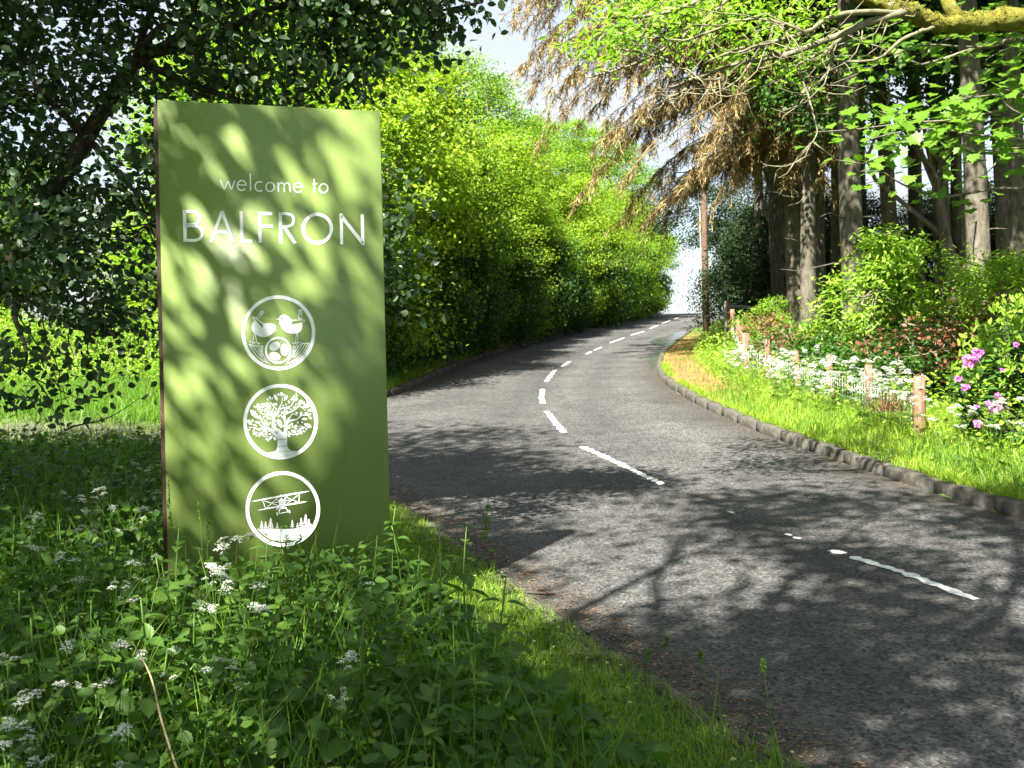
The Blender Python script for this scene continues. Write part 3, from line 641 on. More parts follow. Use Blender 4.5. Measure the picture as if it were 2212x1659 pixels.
for L in [(590, 760, 440, 610, 52), (605, 640, 570, 495, 38), (795, 600, 720, 480, 46), (915, 450, 860, 340, 36), (985, 375, 985, 292, 26), (1030, 450, 1085, 355, 34), (1205, 455, 1270, 405, 26), (1270, 520, 1360, 440, 40), (1350, 570, 1500, 505, 44), (1440, 620, 1525, 615, 28), (1390, 660, 1460, 690, 26), (1310, 715, 1340, 640, 26), (1330, 770, 1435, 770, 28), (1455, 735, 1520, 765, 20), (1380, 850, 1510, 915, 42), (1300, 935, 1395, 915, 30), (1295, 950, 1340, 1035, 32), (1150, 965, 1245, 1000, 30), (1095, 1020, 1130, 1085, 24), (985, 920, 925, 770, 46), (830, 1050, 770, 1130, 28), (845, 1080, 890, 1140, 26), (745, 1010, 665, 945, 32), (640, 1000, 580, 1075, 30), (575, 1000, 480, 1030, 28), (470, 880, 392, 780, 44), (625, 835, 525, 820, 28), (560, 900, 490, 860, 22), (690, 780, 725, 880, 34), (790, 820, 745, 890, 22), (760, 735, 805, 780, 24), (850, 700, 890, 625, 28), (895, 540, 895, 480, 20), (1100, 800, 1110, 740, 20), (1130, 500, 1105, 445, 20), (1205, 590, 1200, 545, 16), (1240, 640, 1260, 690, 22), (1260, 810, 1280, 850, 20), (1210, 900, 1260, 870, 18), (690, 545, 670, 490, 20), (1010, 550, 1020, 520, 24), (400, 970, 450, 935, 16)]: oak_leaf(*L)
for (x, y, r, a) in [(745, 430, 22, 50), (785, 395, 32, 70), (825, 410, 22, 100), (935, 340, 28, 60), (1027, 345, 22, 110), (1180, 405, 24, 70), (1205, 370, 20, 90), (1243, 330, 20, 95), (1252, 367, 22, 120), (1155, 430, 20, 10), (1378, 490, 26, 110), (1420, 415, 22, 80), (1435, 455, 24, 90), (518, 555, 24, 60), (640, 510, 18, 80), (660, 555, 28, 10), (645, 620, 28, 120), (700, 625, 26, 70), (750, 665, 28, 60), (995, 655, 32, 75), (935, 720, 26, 100), (1078, 635, 28, 100), (1120, 565, 22, 120), (880, 800, 24, 60), (880, 870, 24, 60), (905, 980, 30, 60), (1015, 895, 22, 110), (1105, 915, 22, 150), (1235, 935, 26, 10), (1270, 975, 18, 90), (1265, 1035, 26, 140), (1380, 985, 24, 20), (1420, 945, 22, 80), (1345, 825, 26, 40), (1490, 685, 18, 120), (615, 730, 26, 80), (650, 765, 24, 50), (685, 730, 22, 160), (485, 800, 30, 60), (620, 875, 26, 40), (550, 1060, 20, 130), (655, 995, 20, 60), (500, 970, 26, 130), (775, 975, 26, 20), (785, 1030, 28, 170), (715, 1035, 28, 20), (730, 1120, 26, 150), (755, 1145, 20, 80), (855, 505, 22, 60), (990, 490, 20, 140), (1065, 515, 20, 90)]: d.disc((x, y), r, r * .55, a, .0015, 10)
tag(d.done('oak_leaf', e2), kind='stuff')
d.stroke([(915, 1132), (1085, 1112)], 9, .0025).stroke([(925, 1250), (1085, 1236)], 9, .0025).stroke([(890, 1345), (1000, 1345), (1070, 1330), (1160, 1338)], 6, .0025); tag(d.done('trunk_line', e2, 'panel'), kind='stuff')

# emblem of the biplane over firs
d = Draw(900, 1850, 1965 / 450.)
d.ring((1010, 812), 620, 629, 62); e3 = d.done('emblem', sign, 'vinyl', 'round emblem of a biplane over fir trees')
for a, b, wd in [((455, 682), (1492, 493), 26), ((556, 836), (1440, 676), 24), ((840, 705), (1150, 652), 14)]:
    a = np.array(a, float); b = np.array(b, float); t = (b - a); n = np.array([-t[1], t[0]]) / np.linalg.norm(t) * wd / 2
    d.poly([a, a + t * .2 - n, a + t * .8 - n, b, b - t * .08 + n, a + t * .1 + n])
for a, b in [((655, 665), (710, 795)), ((1300, 550), (1290, 690)), ((680, 668), (935, 752)), ((730, 790), (905, 630)), ((905, 630), (950, 690)), ((1080, 610), (1265, 690)), ((1060, 735), (1290, 560)), ((972, 560), (985, 610)),
             ((970, 800), (930, 895)), ((950, 780), (935, 890)), ((1040, 780), (1110, 860)), ((1060, 775), (1100, 850)), ((930, 892), (1115, 858)), ((1060, 690), (1000, 740))]: d.line(a, b, 11)
d.poly(sample_q([(950, 650), (985, 625), (1010, 640), (1045, 690), (1045, 760), (1040, 800), (1000, 815), (972, 800), (950, 740), (945, 690), (950, 650)], 4))
d.poly([(888, 838), (905, 780), (1000, 690), (1075, 565), (1095, 558), (1085, 600), (1010, 705), (910, 820)], .0025)
d.poly([(895, 890), (912, 858), (922, 932), (905, 915)]); d.poly([(1118, 818), (1143, 855), (1130, 893), (1110, 850)])
tag(d.done('biplane', e3), kind='stuff')
d.disc((992, 697), 24, 24, 0, .003); d.done('propeller_hub', e3, 'panel'); d.disc((992, 697), 14, 14, 0, .0035); d.done('propeller_boss', e3)
for x, y0, y1 in [(640, 1022, 1160), (710, 1028, 1160), (798, 962, 1165), (912, 1046, 1160), (1175, 1005, 1150), (1266, 1055, 1145), (1330, 965, 1130), (1408, 905, 1100), (1466, 985, 1085)]:
    hgt = y1 - y0; d.line((x, y0), (x, y1), 9); nlev = max(4, int(hgt / 30))
    for k in range(nlev):
        f = (k + .2) / nlev; yy = y0 + hgt * .85 * f; ww = hgt * (.06 + .2 * f)
        d.stroke([(x - ww, yy + hgt * .13), (x, yy)], 9).stroke([(x, yy), (x + ww, yy + hgt * .13)], 9)
tag(d.done('fir', e3), kind='stuff')
d.poly(sample_q([(562, 1155), (600, 1162), (800, 1158), (1150, 1160), (1260, 1150), (1340, 1120), (1400, 1090), (1512, 1072)], 4) + sample_q([(1500, 1120), (1380, 1270), (1200, 1360), (1000, 1380), (800, 1340), (660, 1250)], 4)); d.done('hill', e3)

# ------------------------------------------------------------------ trees
ORD = ['first', 'second', 'third', 'fourth', 'fifth', 'sixth', 'seventh', 'eighth', 'ninth', 'tenth', 'eleventh', 'twelfth', 'thirteenth', 'fourteenth', 'fifteenth', 'sixteenth', 'seventeenth', 'eighteenth']
def number(group, pattern, key):
    for k, o in enumerate(sorted([o for o in COL.objects if o.get('group') == group], key=key)): o['label'] = pattern % ORD[min(k, 17)]
def crown_cloud(rng, ells, n_clump, per, sig, size, tmpl, up=.7, flat=.55, inner=.5, trunk_axis=None):
    vol = np.array([np.prod(r) ** (2 / 3) for c, r in ells]); pr = vol / vol.sum()
    idx = rng.choice(len(ells), n_clump, p=pr); u = unit(rng, n_clump); f = rng.uniform(inner, 1, n_clump) ** .6
    C = np.array([ells[k][0] for k in idx], float) + u * f[:, None] * np.array([ells[k][1] for k in idx], float)
    cs = np.repeat(C, per, 0); N = len(cs)
    sc = np.repeat(rng.uniform(.6, 1.4, n_clump), per)
    pos = cs + rng.normal(size=(N, 3)) * np.array([sig, sig, sig * flat]) * sc[:, None]
    nrm = np.repeat(u, per, 0) * .5 + np.array([0, 0, up]) + rng.normal(size=(N, 3)) * .6
    sz = size * rng.uniform(.65, 1.25, N)
    V, Fc = leaves(pos, nrm, sz, rng, tmpl)
    return V, Fc, C
def woody(rng, base, top, r0, C, n_limb, n_twig, sides=7, wob=.05, twig_r=.006, flare=1.5):
    mb = MB(); base = np.array(base, float); top = np.array(top, float)
    P = curve(base, top, 12, rng, wob); t = np.linspace(0, 1, 12)
    rad = r0 * (1 - .75 * t); rad[0] *= flare; rad[1] *= 1 + (flare - 1) * .25
    mb.add(*tube(P, rad, sides + 3)); pts = [P[3:]]; lim = []
    sel = rng.choice(len(C), min(n_limb, len(C)), replace=False)
    for k in sel:
        j = int(np.clip(rng.normal(6, 2), 2, 10)); q = curve(P[j], C[k], 8, rng, .07, -.08 * np.linalg.norm(C[k] - P[j]))
        rr = np.linspace(rad[j] * .5, .012, 8); mb.add(*tube(q, rr, sides)); lim.append(q[2:])
    A = np.concatenate(pts + lim)
    sel = rng.choice(len(C), min(n_twig, len(C)), replace=False)
    for k in sel:
        j = np.argmin(((A - C[k]) ** 2).sum(1)); q = curve(A[j], C[k] + rng.normal(0, .1, 3), 6, rng, .09)
        mb.add(*tube(q, np.linspace(twig_r * 2, twig_r * .5, 6), 4))
    return mb
def broad_tree(name, label, cat, base, h, r0, ells, n_clump, per, sig, size, leaf, bark='bark', tmpl='diamond', seed=1, group=None, n_limb=12, n_twig=60, **kw):
    rng = np.random.default_rng(seed); root = empty(name, base); tag(root, label, cat, group)
    V, Fc, C = crown_cloud(rng, ells, n_clump, per, sig, size, tmpl, **kw)
    mb = woody(rng, (0, 0, -.2), (ells[-1][0][0] * .6, ells[-1][0][1] * .6, h), r0, C, n_limb, n_twig)
    newobj('trunk', mb.mesh('trunk', M[bark], True), root)
    tag(newobj('crown', mesh_np('crown', V, Fc, M[leaf]), root), kind='stuff')
    return root
def again(src, loc, rz, sc=1.0, label=None):
    c = copy_tree(src); c.location = loc; c.rotation_euler = (0, 0, rz); c.scale = (sc,) * 3 if not isinstance(sc, tuple) else sc
    if label: c['label'] = label
    return c
def on(x, y, dz=-.05): return (x, y, gz1(x, y) + dz)

# hedgerow trees up the far side of the road
g = 'hedgerow trees lining the uphill road'
hl = 'yellow green hedgerow tree leafy to the ground behind the far kerb'
hA = broad_tree('hedgerow_tree', hl, 'tree', on(-3.5, 24.2), 5.5, .16, [((0, 0, 1.3), (1.5, 1.9, 1.4)), ((.2, 0, 3.6), (2.1, 2.3, 1.9)), ((0, 0, 5.6), (1.6, 1.8, 1.5))], 240, 175, .29, .1, 'hedge', seed=11, inner=.4, flat=.5, group=g)
hB = broad_tree('hedgerow_tree', hl, 'tree', on(-3.0, 28.4), 6.0, .18, [((0, 0, 1.4), (1.6, 2.0, 1.3)), ((.3, .3, 3.4), (2.1, 2.0, 1.7)), ((-.2, -.3, 5.6), (1.7, 1.7, 1.6))], 240, 175, .3, .1, 'hedge', seed=12, inner=.4, flat=.5, group=g)
hC = broad_tree('hedgerow_tree', hl, 'tree', on(-2.3, 32.4), 5.5, .17, [((0, 0, 1.5), (1.7, 1.9, 1.4)), ((0, 0, 3.3), (2.2, 2.3, 1.6)), ((.4, 0, 4.9), (1.5, 1.6, 1.3))], 240, 175, .3, .1, 'ash', seed=13, inner=.4, flat=.5, group=g)
for k, (x, y, s) in enumerate([(-1.4, 36.2, 1.0), (-.4, 40.0, 1.05), (.6, 43.8, 1.0), (2.1, 48.6, 1.05), (3.6, 53.4, 1.0), (5.2, 58.6, 1.1), (6.8, 63.6, 1.05), (8.0, 68.5, 1.05)]):
    again((hA, hB, hC)[(k * 2 + 1) % 3], on(x, y), k * 1.9, s)
hA.scale = (1.15, 1.1, 1.2); hB.scale = (1.1, 1.1, 1.2); hC.scale = (1.05, 1.05, 1.1)
hw = broad_tree('hedge_shade_bush', 'added dark green bush painting the shade at the foot of the hedgerow', 'bush', on(-3.0, 22.9), 1.8, .06, [((0, 0, .9), (.85, 1.3, 1.0)), ((0, 0, 1.9), (.75, 1.1, .7))], 200, 70, .18, .075, 'hedge_foot_shade', seed=15, group='added shade bushes along the hedgerow foot', n_limb=8, n_twig=40)  # added row, its dark leaf stands for shade on the lower hedge
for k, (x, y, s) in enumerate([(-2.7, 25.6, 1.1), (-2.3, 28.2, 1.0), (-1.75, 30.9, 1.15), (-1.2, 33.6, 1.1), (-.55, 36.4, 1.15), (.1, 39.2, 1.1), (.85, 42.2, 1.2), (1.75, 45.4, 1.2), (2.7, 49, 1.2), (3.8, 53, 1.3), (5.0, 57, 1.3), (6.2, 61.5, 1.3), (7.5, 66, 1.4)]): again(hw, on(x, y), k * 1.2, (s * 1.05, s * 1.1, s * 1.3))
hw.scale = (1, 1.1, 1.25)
# taller trees behind
g = 'tall trees behind the hedgerow'
tA = broad_tree('roadside_ash', 'tall ash tree rising above the hedgerow behind the sign', 'tree', on(-5.2, 29.5), 9.5, .24, [((0, 0, 5.5), (2.6, 2.4, 2.2)), ((.4, 0, 8.2), (2.6, 2.3, 2.0)), ((0, 0, 10.4), (1.8, 1.8, 1.4))], 260, 140, .36, .125, 'ash', seed=21, flat=.5, group=g)
for k, (x, y, s) in enumerate([(-5.9, 25.5, .8), (-4.2, 38, 1.0), (-1.6, 46, .95), (.6, 52, .82), (3.0, 60, .92), (6.2, 69, 1.0)]):
    again(tA, on(x, y), 2.1 * (k + 1), s, 'tall ash tree rising above the hedgerow further up the hill')

o = again(tA, on(-4.9, 20.0), .7, (.85, .85, .54), 'ash tree on the lawn edge hidden behind the sign and the sallow')

# trees and scrub beyond the lawn on the left
g = 'trees beyond the lawn'
lA = again(hB, on(-9.5, 30.5), 2.0, (.95, .95, .6), 'sunlit tree beyond the lawn seen under the dark sallow'); lA['group'] = g
for k, (x, y, s) in enumerate([(-13.2, 29, .85), (-16.5, 32, 1.05), (-6.6, 35, .9), (-20, 36, 1.2), (-12, 38, .62)]):
    o = again((hC, hA, hB)[k % 3], on(x, y), k * 1.3, s, 'sunlit tree beyond the lawn seen under the dark sallow'); o['group'] = g
bA = broad_tree('bramble_bush', 'yellow green bramble bush at the back of the lawn', 'bush', on(-7.2, 25.5), 1.2, .04, [((0, 0, .6), (1.3, 1.0, .75))], 160, 50, .2, .075, 'elder', seed=31, group='brambles at the back of the lawn', n_limb=5, n_twig=20)
for k, (x, y, s) in enumerate([(-9.3, 26, 1.0), (-11.5, 25.6, .9), (-13.6, 26.4, 1.1), (-5.5, 24.6, .8)]): again(bA, on(x, y), k * 1.7, s)

# the dark sallow over the sign
def sallow():
    rng = np.random.default_rng(41); bx, by = -4.05, 8.9; b0 = np.array(on(bx, by)); root = empty('sallow_tree', b0)
    tag(root, 'dark shaded sallow tree spreading its leaves over the sign', 'tree')
    E = [((-3.1, 8.6, 3.7), (1.5, .9, 1.5)), ((-4.3, 9.0, 4.2), (1.5, 1.2, 1.7)), ((-2.0, 8.3, 5.1), (2.0, .9, .85)), ((-.9, 8.1, 4.95), (.9, .7, .55)), ((-3.35, 8.3, 2.75), (.95, .6, 1.0)), ((-3.0, 8.6, 3.0), (.5, .5, .9)), ((-1.0, 8.2, 3.05), (.3, .3, .62)), ((-4.1, 8.4, 5.6), (2.6, 1.2, 1.0)), ((-1.6, 8.2, 4.45), (.9, .5, .35))]
    E = [((np.array(c) - b0).tolist(), r) for c, r in E]
    rngc = np.random.default_rng(42)
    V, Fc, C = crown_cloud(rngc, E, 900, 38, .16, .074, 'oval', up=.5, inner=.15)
    Cw = C + b0; nleaf = len(V) // 6; lw = V.reshape(nleaf, 6, 3); ci = np.arange(nleaf) // 38; drop = (Cw[:, 0] < -2.3) & (Cw[:, 2] < 4.1) & (rngc.uniform(size=len(C)) < .5)
    lw = lw[~drop[ci]]; V = lw.reshape(-1, 3); Fc = ((np.arange(len(lw)) * 6)[:, None, None] + OVAL_F[None]).reshape(-1, 4); C = C[~drop]
    mb = MB()
    for path, r in [([(-.9, .1, -.2), (-.6, 0, .9), (-.15, -.05, 1.8), (.32, -.1, 2.5), (.75, -.2, 3.1), (1.2, -.3, 3.7)], .13), ([(-.95, .1, -.2), (-.85, .1, 1.2), (-.4, 0, 2.3), (-.55, 0, 3.5), (-.5, 0, 4.6)], .11)]:
        p = np.array(sample_q(path, 5)); mb.add(*tube(p, np.linspace(r, r * .4, len(p)), 9))
    main = np.array([(.75, -.2, 3.1), (1.2, -.3, 3.7), (.32, -.1, 2.5), (-.3, 0, 2.3), (-.55, 0, 3.5), (.12, -.05, 1.9)])
    A = [main]
    for tgt in [(2.0, -.6, 3.9), (3.2, -.8, 4.1), (3.9, -.8, 3.9), (1.3, -.4, 2.4), (.9, -.5, 1.6), (3.1, -.7, 2.5), (.6, -.6, 3.4), (-1.0, -.4, 4.2), (1.6, -.4, 4.6), (.4, -.6, 1.3)]:
        s = main[np.argmin(((main - np.array(tgt)) ** 2).sum(1))]; q = curve(s, tgt, 9, rng, .07, -.1); mb.add(*tube(q, np.linspace(.035, .008, 9), 6)); A.append(q)
    A = np.concatenate(A)
    for k in rng.choice(len(C), 330, replace=False):
        j = np.argmin(((A - C[k]) ** 2).sum(1)); q = curve(A[j], C[k], 6, rng, .08); mb.add(*tube(q, np.linspace(.007, .002, 6), 4))
    # bare hanging twigs on the left
    for a, b in [((60, 800), (150, 960)), ((100, 640), (160, 900)), ((20, 640), (140, 930)), ((140, 930), (300, 860)), ((300, 380), (345, 350)), ((285, 300), (340, 410))]:
        p = at(*a, 8.2) - b0; q = at(*b, 8.1) - b0; mb.add(*tube(curve(p, q, 7, rng, .06), np.linspace(.008, .002, 7), 4))
    newobj('trunk', mb.mesh('trunk', M['dark_bark'], True), root)
    # the leaves nearest the road user are leaves of their own, the rest is one mass
    n = len(Fc) // 2; cen = V.reshape(n, 6, 3).mean(1); order = np.argsort(cen[:, 1] + .0 * cen[:, 0] + np.random.default_rng(1).uniform(0, 1.2, n))
    vis = [k for k in order if True][:290]; keep = np.ones(n, bool); keep[vis] = False
    Vk = V.reshape(n, 6, 3)[keep].reshape(-1, 3); nk = keep.sum()
    Fk = ((np.arange(nk) * 6)[:, None, None] + OVAL_F[None]).reshape(-1, 4)
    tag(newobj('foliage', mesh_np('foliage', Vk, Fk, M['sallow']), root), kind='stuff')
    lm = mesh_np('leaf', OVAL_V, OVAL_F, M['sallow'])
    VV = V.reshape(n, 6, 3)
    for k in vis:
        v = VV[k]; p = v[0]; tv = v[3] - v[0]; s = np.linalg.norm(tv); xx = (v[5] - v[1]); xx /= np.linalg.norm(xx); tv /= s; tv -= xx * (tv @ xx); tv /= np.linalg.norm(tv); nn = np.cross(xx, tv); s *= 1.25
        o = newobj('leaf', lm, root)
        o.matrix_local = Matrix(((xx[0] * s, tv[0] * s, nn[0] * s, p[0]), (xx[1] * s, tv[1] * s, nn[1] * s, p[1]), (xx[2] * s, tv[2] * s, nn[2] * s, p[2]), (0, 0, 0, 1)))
    return root
sallow()

# trees that stand behind and left of the camera and dapple the sign, the verge and the road
g = 'tall trees beside the near verge'
sA = broad_tree('verge_tree', 'tall verge tree that shades the sign', 'tree', on(-6.0, 1.9), 9, .3, [((0, 0, 9.0), (3.2, 3.2, 1.7)), ((.3, .2, 11.2), (2.8, 2.8, 1.5))], 62, 170, .46, .17, 'ash', seed=51, group=g, n_limb=18, n_twig=40)
for k, (x, y, s) in enumerate([(-6.2, -4.1, 1.0), (-6.8, 4.9, 1.0), (-.5, -2.6, 1.0), (-9.8, 1.0, 1.0), (-.9, -5.4, 1.0), (-10.6, 5.2, 1.0)]):
    again(sA, on(x, y), 1.3 + 2.2 * k, s)

bpy.data.objects.remove(sA.children[0]); bpy.data.objects.remove(sA.children[0]); bpy.data.objects.remove(sA)
sM = broad_tree('verge_tree', 'tall verge tree that shades the sign', 'tree', on(-6.5, 2.5), 9, .3, [((0, 0, 9.0), (3.2, 3.2, 1.7)), ((.3, .2, 11.2), (2.8, 2.8, 1.5))], 34, 190, .44, .16, 'ash', seed=54, group=g, n_limb=14, n_twig=12)
sM.rotation_euler.z = 20 * PI_12
broad_tree('verge_tree', 'leaning verge tree that dapples the road', 'tree', on(-3.4, -1.4), 8, .22, [((2.5, 3.0, 9.6), (2.1, 2.2, 1.3)), ((2.2, 2.4, 10.8), (1.8, 1.9, 1.1))], 20, 170, .4, .15, 'ash', seed=58, group=g, n_limb=8, n_twig=8)

# spruces of the wood on the right
def spruce(label, base, h, r0, z0, seed, group, spread=2.6, n_br=84):
    rng = np.random.default_rng(seed); root = empty('spruce_tree', base); tag(root, label, 'tree', group)
    mb = MB(); P = curve((0, 0, -.3), (rng.normal(0, .15), rng.normal(0, .15), h), 14, rng, .006); t = np.linspace(0, 1, 14)
    rad = r0 * (1 - .85 * t) + .01; rad[0] *= 1.35; mb.add(*tube(P, rad, 14))
    for k in range(16):                                   # dead snags on the bare lower trunk
        z = rng.uniform(1.5, z0 + 1); a = rng.uniform(0, 6.283); L = rng.uniform(.4, 1.6); j = np.interp(z, P[:, 2], np.arange(14)); c = P[int(j)]
        c = np.array([c[0], c[1], z]); q = curve(c, c + np.array([math.cos(a) * L, math.sin(a) * L, rng.uniform(-.35, .15)]), 6, rng, .05); mb.add(*tube(q, np.linspace(.02, .004, 6), 5))
    pos = []; nr = []; al = []; sz = []
    for k in range(n_br):
        f = (k + rng.uniform(0, 1)) / n_br; z = z0 + (h - z0) * f; a = k * 2.4 + rng.normal(0, .2); L = spread * (1 - f) ** .75 * rng.uniform(.7, 1.15) + .2
        dr = np.array([math.cos(a), math.sin(a), 0]); m_ = 9; u = np.linspace(0, 1, m_)
        q = np.array([0, 0, z]) + dr[None] * (u * L)[:, None] + np.array([0, 0, 1])[None] * (-.28 * L * u + .12 * L * u ** 3)[:, None]
        q[:, :2] += np.interp(z, P[:, 2], P[:, 0]), np.interp(z, P[:, 2], P[:, 1])
        mb.add(*tube(q, np.linspace(.03, .006, m_), 4))
        ns = int(45 * L) + 15; uu = rng.uniform(.12, 1, ns) ** .8; c = np.stack([np.interp(uu, u, q[:, i]) for i in range(3)], 1)
        sd = np.array([-dr[1], dr[0], 0]); off = rng.uniform(-1, 1, ns) * .22 * L * (1.1 - uu * .6)
        c = c + sd[None] * off[:, None] + np.array([0, 0, -1])[None] * (np.abs(off) * .5 + rng.uniform(0, .25, ns))[:, None]
        pos.append(c); al.append(dr[None] * .7 + sd[None] * np.sign(off)[:, None] * .6 + np.array([0, 0, -.7])[None] + rng.normal(0, .3, (ns, 3))); nr.append(rng.normal(0, .4, (ns, 3)) + np.array([0, 0, .8])); sz.append(rng.uniform(.22, .5, ns))
    newobj('trunk', mb.mesh('trunk', M['spruce_bark'], True), root)
    V, Fc = leaves(np.concatenate(pos), np.concatenate(nr), np.concatenate(sz), rng, 'strip', np.concatenate(al))
    tag(newobj('crown', mesh_np('crown', V, Fc, M['spruce']), root), kind='stuff')
    return root
g = 'tall bare trunked spruces of the roadside wood'; sl_ = 'tall spruce trunk rising bare out of the dark roadside wood'
def trunk_at(px, depth): x = ray(px, 700)[0] * depth; return on(x, depth)
sp1 = spruce(sl_, trunk_at(1746, 26), 21, .19, 8.5, 61, g)
sp2 = spruce(sl_, trunk_at(1853, 23.5), 22, .26, 8.8, 62, g, 2.9)
sp3 = spruce(sl_, trunk_at(2122, 20.5), 20, .22, 8.2, 63, g, 2.7)
for k, (px, dep, src, s) in enumerate([(1777, 28, sp1, .85), (1808, 30.5, sp2, .9), (1918, 26.5, sp1, 1.05), (2042, 27, sp3, .95), (2078, 31, sp1, .9), (2172, 24.5, sp1, .9), (2215, 22.5, sp2, .8), (1985, 34, sp2, .9), (1690, 33, sp3, .9), (2120, 36, sp2, 1.0), (1640, 38, sp1, 1.0), (1880, 38, sp3, 1.0), (2260, 30, sp3, 1.0)]):
    again(src, trunk_at(px, dep), 1.1 + 1.7 * k, (s, s, 1.0))

# the spruce with long dead brown boughs over the road
def dead_spruce():
    rng = np.random.default_rng(71); b0 = np.array(on(7.2, 28.0)); root = empty('dead_boughed_spruce', b0)
    tag(root, 'spruce with long drooping dead brown boughs hanging over the road', 'tree')
    mb = MB(); h = 19; P = curve((0, 0, -.3), (0, .3, h), 14, rng, .008); mb.add(*tube(P, np.linspace(.27, .03, 14), 14))
    pos, nr, al, sz = [], [], [], []; lp, ln_, la, ls = [], [], [], []
    twigs = MB()
    for k in range(200):
        a = math.radians(rng.uniform(150, 292)); z = rng.uniform(4.6, 13.6); L = min(7.0, rng.uniform(.7, 1.1) * (2.7 + .66 * (z - 3))) * (.62 if a > 4.25 else 1); dr = np.array([math.cos(a), math.sin(a), 0])
        m_ = 14; u = np.linspace(0, 1, m_)
        q = np.array([0, 0, z]) + dr * (u * L)[:, None] + np.array([0, 0, 1]) * (.10 * L * u - rng.uniform(.3, .62) * L * u ** 2.4)[:, None]
        q += np.cumsum(rng.normal(0, .035, (m_, 3)), 0)
        twigs.add(*tube(q, np.linspace(.035, .006, m_), 5))
        sd = np.array([-dr[1], dr[0], 0])
        for s in range(int(9 * L)):
            f = rng.uniform(.15, 1); c = np.array([np.interp(f, u, q[:, i]) for i in range(3)]); sg = rng.choice([-1, 1]); l2 = rng.uniform(.3, .95) * (1.15 - .5 * f)
            e = c + sd * sg * l2 * rng.uniform(.1, .5) + dr * l2 * rng.uniform(.1, .55) + np.array([0, 0, -l2 * rng.uniform(.45, 1.1)])
            q2 = curve(c, e, 5, rng, .06, -.05); twigs.add(*tube(q2, np.linspace(.008, .003, 5), 3, False))
            ns = 22; ff = rng.uniform(.15, 1, ns); cc = np.stack([np.interp(ff, np.linspace(0, 1, 5), q2[:, i]) for i in range(3)], 1)
            pos.append(cc); nr.append(rng.normal(0, 1, (ns, 3))); al.append((e - c)[None] / l2 + rng.normal(0, .5, (ns, 3)) + np.array([0, 0, -.7])); sz.append(rng.uniform(.07, .24, ns))
    newobj('trunk', mb.mesh('trunk', M['spruce_bark'], True), root)
    tag(newobj('bough', twigs.mesh('bough', M['dead_twig'], True), root), 'long dead brown boughs', kind='stuff')
    TV = STRIP_V * np.array([.34, 1, 1]); V, Fc = leaves(np.concatenate(pos), np.concatenate(nr), np.concatenate(sz), rng, (TV, STRIP_F), np.concatenate(al))
    tag(newobj('dead_spray', mesh_np('dead_spray', V, Fc, M['dead_twig']), root), 'dry brown hanging sprays', kind='stuff')
    for k in range(70):
        f = k / 70; z = 9 + 10 * f; a = k * 2.4; L = 3.4 * (1 - f) ** .8 + .2; dr = np.array([math.cos(a), math.sin(a), 0]); ns = int(40 * L) + 10; uu = rng.uniform(.1, 1, ns)
        lp.append(np.array([0, 0, z]) + dr * (uu * L)[:, None] + rng.normal(0, .25, (ns, 3)) + np.array([0, 0, -1]) * (.3 * L * uu)[:, None]); ln_.append(rng.normal(0, .5, (ns, 3)) + np.array([0, 0, .8])); la.append(dr + rng.normal(0, .4, (ns, 3)) + np.array([0, 0, -.6])); ls.append(rng.uniform(.25, .5, ns))
    V, Fc = leaves(np.concatenate(lp), np.concatenate(ln_), np.concatenate(ls), rng, 'strip', np.concatenate(la))
    tag(newobj('crown', mesh_np('crown', V, Fc, M['spruce']), root), kind='stuff')
dead_spruce()

# dark understorey of the wood
g = 'dark evergreen bushes in the wood'; ul = 'dark evergreen bush in the shade behind the spruce trunks'
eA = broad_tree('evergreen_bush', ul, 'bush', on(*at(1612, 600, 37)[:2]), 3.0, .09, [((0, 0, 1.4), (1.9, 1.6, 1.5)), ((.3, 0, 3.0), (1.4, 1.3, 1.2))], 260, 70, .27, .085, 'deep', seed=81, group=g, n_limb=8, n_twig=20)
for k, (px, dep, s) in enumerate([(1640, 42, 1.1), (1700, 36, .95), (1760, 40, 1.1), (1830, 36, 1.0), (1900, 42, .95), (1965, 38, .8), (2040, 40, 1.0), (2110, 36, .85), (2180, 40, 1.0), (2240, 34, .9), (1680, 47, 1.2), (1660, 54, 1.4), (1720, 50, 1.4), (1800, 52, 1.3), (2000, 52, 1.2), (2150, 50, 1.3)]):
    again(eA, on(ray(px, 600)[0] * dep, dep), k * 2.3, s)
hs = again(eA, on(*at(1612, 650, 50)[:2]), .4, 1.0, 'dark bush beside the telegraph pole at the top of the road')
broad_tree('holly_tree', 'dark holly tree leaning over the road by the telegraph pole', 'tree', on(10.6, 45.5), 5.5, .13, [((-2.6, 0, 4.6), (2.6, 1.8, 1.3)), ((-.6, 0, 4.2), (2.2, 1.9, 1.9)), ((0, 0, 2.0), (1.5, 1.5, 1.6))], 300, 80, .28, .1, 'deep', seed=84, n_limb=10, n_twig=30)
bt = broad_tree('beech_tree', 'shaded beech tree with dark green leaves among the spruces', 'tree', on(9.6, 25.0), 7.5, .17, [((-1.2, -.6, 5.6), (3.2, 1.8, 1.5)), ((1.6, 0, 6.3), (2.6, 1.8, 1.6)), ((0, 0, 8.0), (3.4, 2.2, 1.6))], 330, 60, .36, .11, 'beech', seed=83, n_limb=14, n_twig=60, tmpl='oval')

again(bt, on(13.0, 24.0), 2.4, (1.1, 1.0, .95), 'shaded beech tree behind the sycamore sprays')
again(bt, on(8.4, 33.0), 1.1, (1.1, 1.0, 1.1), 'shaded beech tree deep in the wood behind the dead boughs')
again(bt, on(17.0, 31.0), 4.1, (1.2, 1.0, 1.1), 'shaded beech tree at the back of the wood')

